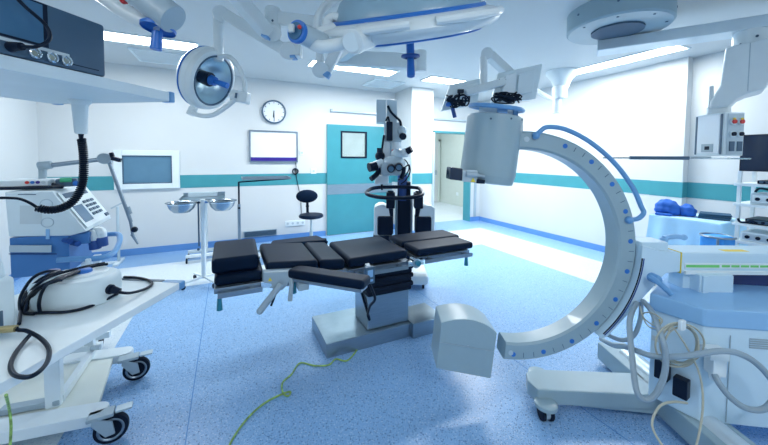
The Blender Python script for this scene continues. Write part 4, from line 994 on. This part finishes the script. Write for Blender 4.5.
# rear horizontal arm with drop tube
ra = thing('support_arm', 'white horizontal ceiling arm behind the big lamp, above the teal door', 'support arm', G(380,60,3.0), A=CAM)
MB(CAM).beam(G(336,58,3.0), G(420,62,3.0), .08, .135, bev=.015).build('beam', M_lamp, ra)
MB(CAM).cyl(G(420.5,51,3.0), G(420.5,72,3.0), .055, n=26, bev=.008).build('drop_tube', M_lamp, ra)
MB(CAM).beam(G(340,58,3.0), V((-.045,2.395,2.45)), .08, .10, bev=.015).build('rear_link', M_lamp, ra)
# small light at the left
ax = V((.93,-.20,-.33)).normalized(); c = G(211, 80, 2.55); q_ = .92
t = thing('surgical_light', 'small round surgical light with mirrored bowl hanging at the left, facing right', 'surgical light', c-V((0,0,.3)), A=CAM)
MB(CAM).lathe(sc_([(.205,.035),(.225,.040),(.246,.030),(.256,.005),(.252,-.015),(.262,-.03),(.262,-.055),(.25,-.07),(.252,-.095),(.238,-.115),(.19,-.15),(.10,-.175),(0,-.18)]), c, ax, 64).build('housing', M_lamp, t)
MB(CAM).torus(c-ax*.072, ax, .254*q_, .005, 64, 6).build('blue_band', M_blue, t)
MB(CAM).lathe(sc_([(.207,.034),(.19,-.02),(.15,-.075),(.09,-.105),(0,-.115)]), c, ax, 56).build('reflector', M_reflector, t)
MB(CAM).torus(c+ax*.032, ax, .206*q_, .008, 56, 6).build('seal_ring', M_dgrey, t)
MB(CAM).cyl(c-ax*.10, c-ax*.0, .050, .056, n=28, bev=.01).build('bulb_holder', M_black, t)
MB(CAM).cyl(c-ax*.0, c+ax*.04, .040, .034, n=22).cyl(c+ax*.04, c+ax*.155, .019, .023, n=20, bev=.004).build('handle', M_blue, t)
u = V((0,0,1)); s_ = ax.cross(u).normalized()
yk = MB(CAM).tube([G(219,57,2.50), G(229,57,2.46), G(238,66,2.43), G(243,77,2.42), G(245,87,2.42), G(243,95,2.43)], .017, 10, 6)
yk.tube([G(193,113,2.45), G(203,116,2.42), G(214,114.5,2.40), G(226,107,2.39), G(236,99,2.40)], .017, 10, 6)
yk.build('yoke', M_lamp, t)
MB(CAM).cyl(G(190.5,115,2.47), G(194,107,2.47), .032, n=20, bev=.005).build('yoke_end', M_lamp, t)
jb = MB(CAM).cyl(G(232,95,2.41), G(239,97,2.41), .042, n=22, bev=.006).beam(G(238,96.5,2.41), G(249,98.5,2.41), .085, .085, bev=.012).build('yoke_joint', M_lamp, t)
MB(CAM).beam(G(236.3,93,2.36), G(235.6,98,2.36), .012, .01, (0,1,0)).build('joint_slot', M_dgrey, jb)
MB(CAM).cyl(G(218.5,61,2.52), G(218.5,17,2.52), .034, .038, n=24).cyl(G(221,14,2.47), G(221,14,2.57), .058, n=28, bev=.01).build('drop_tube', M_lamp, t)
MB(CAM).beam(G(222,13,2.52), G(286,51,2.42), .075, .088, bev=.018).build('spring_beam', M_lamp, t)
MB(CAM).cyl(G(288,51,2.36), G(288,51,2.47), .062, n=28, bev=.008).bx(G(291,0,2.42).x, G(301,0,2.42).x, 2.37, 2.47, G(0,56,2.42).z, G(0,38,2.42).z, .012).build('arm_knuckle', M_lamp, t)
MB(CAM).beam(G(291,57.8,2.41), G(296.5,57.5,2.41), .08, .02, bev=.004).build('blue_base', M_mblue, t)
MB(CAM).cyl(G(297,42,2.42), G(297,22,2.42), .045, n=22).build('riser', M_lamp, t)
# light cut by the upper edge at the left
t = thing('surgical_light', 'partly visible gray surgical light with a blue handle at the upper left edge', 'surgical light', G(150,10,1.5), A=CAM)
MB(CAM).tube([G(84,-18,1.45), G(104,-4,1.48), G(120,8,1.5), G(137,18,1.5), G(152,25,1.5), G(163,31,1.5)], .036, 14, 6).build('lamp_rim', M_lamp, t)
MB(CAM).ext([G(84,-22,1.5), G(104,-6,1.5), G(120,6,1.5), G(137,16,1.5), G(152,23,1.5), G(160,26,1.5), G(150,4,1.5), G(130,-12,1.5), G(105,-30,1.5)], (0,.10,0), .012).build('lamp_body', M_lgrey, t)
MB(CAM).cyl(G(130,-14,1.40), G(174,20,1.40), .062, n=32, bev=.006).build('lamp_arm', M_grey, t)
f_ = MB(CAM).lathe([(.066,0),(.068,.012),(.05,.03),(.02,.04),(0,.042)], G(158,30,1.43), V((.12,.15,1)), 32).build('handle_flange', M_blue, t)
MB(CAM).cyl(G(157.5,31,1.43), G(156,50,1.43), .0195, .0235, n=20, bev=.004).build('handle', M_blue, t)
MB(CAM).ball(G(124,0,1.40), .017).build('red_button', M_red, t)
MB(CAM).cyl(G(136,9,1.41), G(141,0,1.41), .016, .02, n=12).build('black_knob', M_black, t)
sp = thing('spring_arm', 'slanted white spring arm between the two left surgical lights', 'support arm', G(255,18,2.2), A=CAM)
MB(CAM).beam(G(226,-16,2.1), G(269,35,2.34), .085, .10, bev=.018).build('beam', M_lamp, sp)
MB(CAM).cyl(G(226,-16,2.1), V((G(226,-16,2.1).x, G(226,-16,2.1).y, H)), .05, n=20).build('ceiling_post', M_lamp, sp)
MB(CAM).beam(G(262.5,36,2.31), G(269,38.5,2.31), .06, .02, bev=.004).build('blue_base', M_mblue, sp)

# ------------------------------------------------------------------ monitors on a ceiling arm, backs to the viewer
def monitor(name_lab, pts, dep, box, arm=None):
    c_ = G(sum(p[0] for p in pts)/4, sum(p[1] for p in pts)/4, dep)
    t = thing('hanging_monitor', name_lab, 'monitor', c_, 0, 'hanging monitors', A=CAM)
    P = [G(x, y, dep) for x, y in pts]
    MB(CAM).ext(P, (0,.045,0), .008).build('back_shell', M_plast, t)
    k = .88; cc = sum(P, V())/4
    MB(CAM).ext([cc+(p-cc)*.94+V((0,.043,0)) for p in P], (0,.005,0)).build('screen', M_screen, t)
    MB(CAM).ext([G(x, y, dep-.04) for x, y in box], (0,.05,0), .012).build('rear_housing', M_white, t)
    return t
t = monitor('left of the two hanging flat monitors, back with blue and black cables', [(450,84.5),(481.5,78),(477.5,104),(441,111)], 3.0, [(458,88),(479,82),(477,93),(460,97)])
cbm = MB(CAM); rn = random.Random(458)
for k in range(9):
    cbm.tube([G(458+rn.uniform(-12,12), 101+rn.uniform(-6.5,6.5), 2.92+rn.uniform(-.03,.02)) for _ in range(5)], .0065, 6, 6)
for k in range(3): cbm.ball(G(458+rn.uniform(-12*.7,12*.7), 101+rn.uniform(-6.5*.5,6.5*.5), 2.92), .022, (1.2,.6,.8))
cbm.tube([G(459,92,2.95), G(459,98,2.93), G(455,102,2.93), G(452,105,2.93)], .009, 6, 5).bx(G(459,0,2.95).x, G(465,0,2.95).x, 2.93, 2.96, G(0,90,2.95).z, G(0,86.5,2.95).z)
cbm.build('cables', M_cable, t)
MB(CAM).ball(G(448.5,104.5,2.92), .027, (1,1,.8)).build('blue_plug', M_blue, t)
MB(CAM).cyl(G(452.5,108,2.98), G(455,117.5,2.98), .018, n=14).build('blue_handle', M_dblue, t)
t = monitor('right of the two hanging flat monitors, behind the drum of the C-arm', [(498.5,73),(543,63.5),(536,98.5),(490.5,106)], 2.9, [(505,75),(517,72),(515,94),(501.5,95)])
cbm = MB(CAM); rn = random.Random(508)
for k in range(10):
    cbm.tube([G(508+rn.uniform(-15,15), 98+rn.uniform(-5.5,5.5), 2.82+rn.uniform(-.03,.02)) for _ in range(5)], .0065, 6, 6)
for k in range(3): cbm.ball(G(508+rn.uniform(-15*.7,15*.7), 98+rn.uniform(-5.5*.5,5.5*.5), 2.82), .022, (1.2,.6,.8))
cbm.bx(G(500,0,2.85).x, G(507,0,2.85).x, 2.83, 2.86, G(0,80,2.85).z, G(0,76,2.85).z)
cbm.build('cables', M_cable, t)
MB(CAM).ext([G(x, y, 2.875) for x, y in ((519,74),(536,70),(533,92),(517,95))], (0,.03,0), .008).build('vent_cover', M_plast, t)
ma = thing('monitor_arm', 'white jointed arm carrying the two hanging monitors', 'support arm', G(485,90,2.95), A=CAM)
MB(CAM).beam(G(466,93,2.93), G(506,81,2.84), .06, .07, bev=.02).build('cross_bar', M_lamp, ma)
MB(CAM).cyl(G(483.5,57,2.92), G(483.5,92,2.92), .033, n=20).cyl(G(487,53.5,2.88), G(487,53.5,2.97), .052, n=26, bev=.008).build('drop_tube', M_lamp, ma)
MB(CAM).beam(G(488,54,2.95), G(514,78,3.05), .09, .08, bev=.018).build('spring_beam', M_lamp, ma)
MB(CAM).beam(G(512,77,3.05), G(551,99,5.0), .05, .05, bev=.01).build('extension', M_lamp, ma)
# small ceiling mount at the right rear
dm_ = cz(558,73,H)
t = thing('ceiling_mount', 'small round white ceiling mount with a short drop tube before the right wall', 'ceiling mount', (dm_.x, dm_.y-.3, 2.3), A=CAM)
c = V((dm_.x+.0, dm_.y-.1, 0))
MB(CAM).lathe([(0,2.80-.22),(.10,2.80-.22),(.14,2.70),(.215,2.79),(.22,H),(0,H)], c, (0,0,1), 40).build('canopy', M_lamp, t)
MB(CAM).cyl(c+V((-.02,0,2.42)), c+V((-.02,0,2.60)), .10, .11, n=28, bev=.01).cyl(c+V((-.05,0,2.20)), c+V((-.05,0,2.44)), .062, n=24, bev=.008).build('drop_tube', M_lamp, t)
# supply pendant at the right
t = thing('ceiling_pendant', 'heavy white ceiling pendant arm with a round canopy at the upper right', 'ceiling pendant', (2.6, 2.9, 2.0), A=CAM)
MB(CAM).lathe([(0,2.665),(.385,2.665),(.40,2.68),(.40,H),(0,H)], (2.10,2.98,0), (0,0,1), 64).build('canopy', M_carm, t)
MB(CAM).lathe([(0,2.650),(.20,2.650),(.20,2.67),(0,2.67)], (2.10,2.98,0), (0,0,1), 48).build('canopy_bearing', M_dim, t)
for a in (190, 235, 280, 325):
    MB(CAM).cyl((2.10+.405*math.cos(R(a)),2.98+.405*math.sin(R(a)),2.77), (2.10+.398*math.cos(R(a)),2.98+.398*math.sin(R(a)),2.77), .010, n=8).build('screw', M_dgrey, t)
    MB(CAM).cyl((2.10+.34*math.cos(R(a)),2.98+.34*math.sin(R(a)),2.660), (2.10+.34*math.cos(R(a)),2.98+.34*math.sin(R(a)),2.666), .010, n=8).build('screw', M_dgrey, t)
MB(CAM).beam((2.13,3.30,2.605), (3.45,2.47,2.605), .24, .10, bev=.012).build('arm', M_carmtop, t)
cc = V((3.02,2.72,0))
MB(CAM).cyl(cc+V((0,0,2.42)), cc+V((0,0,2.56)), .105, n=40).build('swivel', M_lamp, t)
MB(CAM).ball(cc+V((-.05,-.093,2.49)), .010).ball(cc+V((-.10,-.02,2.45)), .008).build('screw', M_dgrey, t)
e1_ = V((.707,-.707,0)); e2_ = V((.707,.707,0)); hc_ = V((3.01,2.72,0))
pts = [(-.135,2.43),(.13,2.455),(.122,2.12),(.09,2.055),(.0,2.03),(-.05,2.0),(-.10,1.935),(-.215,1.935),(-.205,2.0),(-.155,2.12)]
hd = MB(CAM).ext([hc_+e1_*x-e2_*.15+V((0,0,z)) for x, z in pts], e2_*.30, .020, 3).build('arm_head', M_lamp, t)
MB(CAM).beam(hc_-e2_*.151+V((0,0,2.43)), hc_-e2_*.151+V((0,0,2.05)), .004, .004, (0,1,0)).build('seam', M_grey, hd)
MB(CAM).cyl((2.87,2.80,1.86), (2.87,2.80,1.95), .075, n=34).build('neck', M_lamp, t)
MB(CAM).box((2.83,2.83,2.0), (.03,.12,.26), (0,0,R(-45)), .008).build('side_plate', M_lamp, t)
# supply box, corner towards the table
Ab = CAM @ Matrix.Translation(V((2.862,2.785,1.712)))
hx, hy, hz_ = .083, .125, .177
bxm = MB(Ab).bx(-hx, hx, -hy, hy, -hz_, hz_, .006).build('supply_box', M_plast, t)
MB(Ab).bx(-hx-.006, -hx+.004, -hy+.03, hy-.03, -hz_+.02, hz_-.015, .002).build('door_panel', M_wb, bxm)
for y_ in (-hy+.018, hy-.018): MB(Ab).bx(-hx-.005, -hx+.004, y_-.007, y_+.007, -hz_+.01, hz_-.01).build('edge_strip', M_dgrey, bxm)
sw = MB(Ab).bx(-hx-.010, -hx-.004, -.05, .05, -hz_+.03, -hz_+.10, .002).build('switch_plate', M_grey, bxm)
MB(Ab).bx(-hx-.013, -hx-.009, -.022, .018, -hz_+.05, -hz_+.08, .002).build('switch', M_black, sw)
MB(Ab).bx(-hx+.025, hx-.008, -hy-.004, -hy+.004, -hz_+.01, hz_-.01, .002).build('socket_panel', M_lgrey, bxm)
for x_ in (-.018, .045):
    for z_, mm in ((.10,M_red), (.0,M_black)):
        k = MB(Ab).cyl((x_,-hy-.003,z_), (x_,-hy-.014,z_), .026, n=22).build('gas_socket', M_plast, bxm)
        MB(Ab).cyl((x_,-hy-.013,z_), (x_,-hy-.024,z_), .017, n=18).build('socket_core', mm, k)
    MB(Ab).cyl((x_,-hy-.013,.122), (x_,-hy-.020,.122), .010, n=12).build('yellow_cap', M_yellow, bxm)
    MB(Ab).bx(x_-.022, x_+.02, -hy-.010, -hy-.003, -.14, -.06, .002).build('power_outlet', M_dgrey, bxm)
MB(CAM).ext([(1.99,2.62,1.505),(2.62,2.60,1.505),(2.95,2.60,1.505),(2.95,2.95,1.505),(1.99,2.95,1.505)], (0,0,.012), .003).build('shelf', M_clear, t)
MB(CAM).beam((1.985,2.615,1.512), (2.45,2.605,1.512), .02, .028, bev=.003).build('shelf_edge', M_dgrey, t)
MB(CAM).beam((2.62,2.80,1.522), (2.80,2.80,1.522), .06, .012).build('shelf_bracket', M_lgrey, t)
# ------------------------------------------------------------------ draped table by the right wall
x0, x1, y0, y1, zt = 4.50, 5.12, 1.45, 2.07, .845
t = thing('side_table', 'small steel table under the sky blue drape by the right wall', 'table', ((x0+x1)/2, (y0+y1)/2, 0))
MB().bx(x0+.02, x1-.02, y0+.02, y1-.02, zt-.03, zt-.006, .004).build('table_top', M_steel, t)
for x in (x0+.05, x1-.05):
    for y in (y0+.05, y1-.05): MB().cyl((x,y,0), (x,y,zt-.03), .016, n=12).build('leg', M_steel, t)
d = MB(); b = bmesh.new(); rows = []
per = []
def edge(ax, ay, bx_, by_, n): return [(ax+(bx_-ax)*i/n, ay+(by_-ay)*i/n) for i in range(n)]
per = edge(x0,y0,x0,y1,18)+edge(x0,y1,x1,y1,18)+edge(x1,y1,x1,y0,18)+edge(x1,y0,x0,y0,18)
cxm, cym = (x0+x1)/2, (y0+y1)/2
for j, (z, fl_) in enumerate(((zt,.96),(zt+.003,.985),(zt-.004,1.0),(zt-.02,1.01),(zt-.15,1.04),(zt-.30,1.08),(zt-.45,1.12),(zt-.58,1.15))):
    r_ = []
    for i, (x, y) in enumerate(per):
        wv = (.045*math.sin(i*1.05)+.03*math.sin(i*.53+1))*(max(0, j-2)/5)
        k = fl_+wv*1.3
        r_.append(b.verts.new((cxm+(x-cxm)*k, cym+(y-cym)*k, z+(.02*math.sin(i*.7) if j == 7 else 0))))
    rows.append(r_)
for p_, q_ in zip(rows, rows[1:]):
    for k in range(len(p_)): b.faces.new((p_[k], q_[k], q_[(k+1) % len(p_)], p_[(k+1) % len(p_)]))
b.faces.new(rows[0]); bmesh.ops.recalc_face_normals(b, faces=b.faces); d._in(b)
dr = d.build('drape', M_drape, None, ang=60); dr = center(dr)
tag(dr, 'sky blue drape hanging over the small table by the right wall', 'drape')
def lump(c, sx, sy, sz, seed):
    m_ = MB(); b = bmesh.new(); bmesh.ops.create_icosphere(b, subdivisions=4, radius=1)
    rn = random.Random(seed); ph = [rn.uniform(0, 6) for _ in range(6)]
    for v in b.verts:
        n_ = v.co.copy(); s_ = 1+.07*math.sin(5*n_.x+ph[0])*math.sin(4*n_.y+ph[1])+.05*math.sin(9*n_.z+ph[2]+3*n_.x)+.04*math.sin(11*n_.y+ph[3])
        z = n_.z*s_
        v.co = V((n_.x*s_*sx, n_.y*s_*sy, max(z, -.55)*sz+.55*sz))
    b.transform(Matrix.Translation(V(c))); m_._in(b); return m_
zz = zt+.004
solo(lump((4.70,1.99,zz), .12, .12, .115, 1), 'linen_bundle', M_linen, 'larger rounded blue linen bundle at the left on the draped table', 'linen', 'linen on the draped table')
solo(lump((4.80,1.84,zz), .085, .085, .085, 5), 'linen_bundle', M_linen, 'smaller rounded blue linen bundle in the middle of the draped table', 'linen', 'linen on the draped table')
fb = MB()
solo(MB().box((4.585,1.97,zz+.012), (.09,.15,.024), (0,0,.3), .010), 'folded_cloth', M_linen, 'flat folded blue cloth in front of the larger linen bundle', 'cloth', 'linen on the draped table')
st = MB()
for k in range(3): st.box((4.86+.006*k,1.62+.005*(k % 2),zz+.010+k*.019), (.21,.25,.018), (0,0,.25+.05*k), .008)
solo(st, 'folded_cloth', M_linend, 'stack of dark teal folded cloths on the right of the draped table', 'cloth', 'linen on the draped table')
bs = thing('waste_bag_stand', 'bright blue bag hanging in a small stand in front of the draped table', 'bag stand', (4.22,1.38,0))
MB().ext([(4.11,1.31,.36),(4.31,1.27,.36),(4.33,1.45,.36),(4.13,1.49,.36)], (0,0,.42), .04, 3).build('bag', M_drapeb, bs)
MB().torus((4.22,1.38,.77), (0,0,1), .12, .010, 28, 8).cyl((4.33,1.42,.0), (4.33,1.42,.77), .010, n=10).cyl((4.11,1.34,.0), (4.11,1.34,.77), .010, n=10).build('stand_frame', M_alu, bs)

# ------------------------------------------------------------------ video rack at the right edge, parallel to the right wall
XF = 4.46
t = thing('equipment_rack', 'white open equipment rack with four shelves at the right edge', 'rack', (4.66, 1.0, 0))
ya = wxp(735,200,XF).y; yb_ = ya-.62; xa_, xb_ = XF, XF+.38
for y in (ya-.02, yb_+.02):
    for x in (xa_+.02, xb_-.02): MB().bx(x-.014, x+.014, y-.014, y+.014, .07, 1.40, .003).build('post', M_white, t)
zs = [wxp(738,y,XF).z for y in (183,203,222.5,240)]+[.15]
for z in zs: MB().bx(xa_-.02, xb_, yb_, ya+.01, z-.026, z, .004).build('shelf', M_white, t)
for y in (ya-.05, yb_+.05):
    for x in (xa_+.04, xb_-.04): MB().cyl((x,y-.02,.035), (x,y+.02,.035), .035, n=16).bx(x-.015, x+.015, y-.015, y+.015, .05, .13).build('caster', M_rubber, t)
def unit(lab, px0, y1, z, h, mt, x_=XF+.005, dep=.30, fm=None, kn=3):
    y0 = wxp(px0,200,x_).y
    u_ = thing('video_unit', lab, 'medical device', (x_+.1, (y0+y1)/2, z+.001), 0, 'devices on the equipment rack')
    MB().bx(x_, x_+dep, y1, y0, z+.001, z+h, .006).build('housing', mt, u_)
    MB().bx(x_-.003, x_+.004, y1+.015, y0-.015, z+h*.2, z+h*.85, .002).build('front_panel', fm or M_grey, u_)
    for k in range(kn):
        yy = y0-.05-k*.07; MB().cyl((x_-.003,yy,z+h*.5), (x_-.016,yy,z+h*.5), min(.016,h*.25), n=16).build('knob', M_black, u_)
ye = yb_+.04
unit('flat black device on the topmost rack shelf below the dark screen', 756, ye, zs[0], .035, M_black, fm=M_dgrey, kn=2)
unit('light gray device on the second rack shelf from the top', 750, ye, zs[1], .105, M_lgrey, fm=M_plast)
unit('dark flat device on the third rack shelf from the top', 746, ye, zs[2], .05, M_black, fm=M_dgrey, kn=2)
unit('long light gray device with dark sockets on the lowest visible rack shelf', 742, ye, zs[3], .09, M_plast, fm=M_lgrey, kn=6)
z_ = zs[1]+.112
solo(MB().tube([(XF+.12,ya-.10,z_), (XF+.10,ya-.13,z_+.035), (XF+.08,ya-.19,z_+.03), (XF+.10,ya-.26,z_)], .010, 8, 6), 'rack_cable', M_cable, 'black cable looping above the device on the second rack shelf', 'cable')
z_ = zs[2]+.012
solo(MB().tube([(XF-.01,ya-.03,z_+.03), (XF-.012,ya-.045,z_), (XF-.012,ya-.08,z_), (XF-.01,ya-.12,z_+.02), (XF-.01,ya-.16,z_)], .010, 8, 5), 'rack_cable', M_cable, 'short black cable drooping on the third rack shelf', 'cable')
tv = thing('rack_screen', 'large dark flat screen mounted on top of the equipment rack', 'screen', (XF+.05, ya-.3, 1.4))
yt = wxp(740,150,XF).y; z0_, z1_ = wxp(739,171,XF).z, wxp(741,135,XF).z
MB().ext([(XF,yt,z0_),(XF,yt-.72,z0_),(XF,yt-.72,z1_),(XF,yt,z1_)], (.05,0,0), .006).build('housing', M_black, tv)
MB().ext([(XF,yt-.012,z0_+.015),(XF,yt-.708,z0_+.015),(XF,yt-.708,z1_-.012),(XF,yt-.012,z1_-.012)], (-.003,0,0)).build('screen', M_screen, tv)
MB().bx(XF+.05, XF+.10, yt-.42, yt-.30, 1.30, 1.55, .006).build('mount', M_black, tv)
# ------------------------------------------------------------------ light
w = bpy.data.worlds.new('world'); S.world = w; w.use_nodes = True
w.node_tree.nodes['Background'].inputs[0].default_value = (.75,.88,1,1); w.node_tree.nodes['Background'].inputs[1].default_value = .3
def area(name, loc, sx, sy, power, col=(.98,.995,.99), rot=(0,0,0)):
    l = bpy.data.lights.new(name, 'AREA'); l.shape = 'RECTANGLE'; l.size = sx; l.size_y = sy; l.energy = power; l.color = col
    o = bpy.data.objects.new(name, l); COL.objects.link(o); o.location = loc; o.rotation_euler = rot; return o
# tubes inside the corridor ceiling and behind the ceiling diffusers
area('corridor_tube', (4.0, 7.6, 2.80), 3.5, .5, 45)
for nm, x, y, sx, sy, p in (('strip_tube', -.97, 4.64, 1.3, .3, 16), ('strip_tube', 1.72, 4.64, 1.3, .3, 30), ('strip_tube', 3.7, 4.64, 1.3, .3, 50), ('strip_tube', 4.83, 2.65, .3, 1.3, 20), ('strip_tube', 4.83, -.2, .3, 1.3, 14), ('strip_tube', .9, -1.12, 1.3, .3, 20), ('strip_tube', -1.73, .5, .3, 1.3, 14)):
    area(nm, (x, y, H-.02), sx, sy, p)
S.view_settings.view_transform = 'Standard'; S.view_settings.look = 'None'; S.view_settings.exposure = .78; S.view_settings.gamma = 1
S.view_settings.use_curve_mapping = False
S.cycles.use_denoising = True
S.cycles.max_bounces = 10; S.cycles.diffuse_bounces = 6; S.cycles.glossy_bounces = 4; S.cycles.sample_clamp_indirect = 6
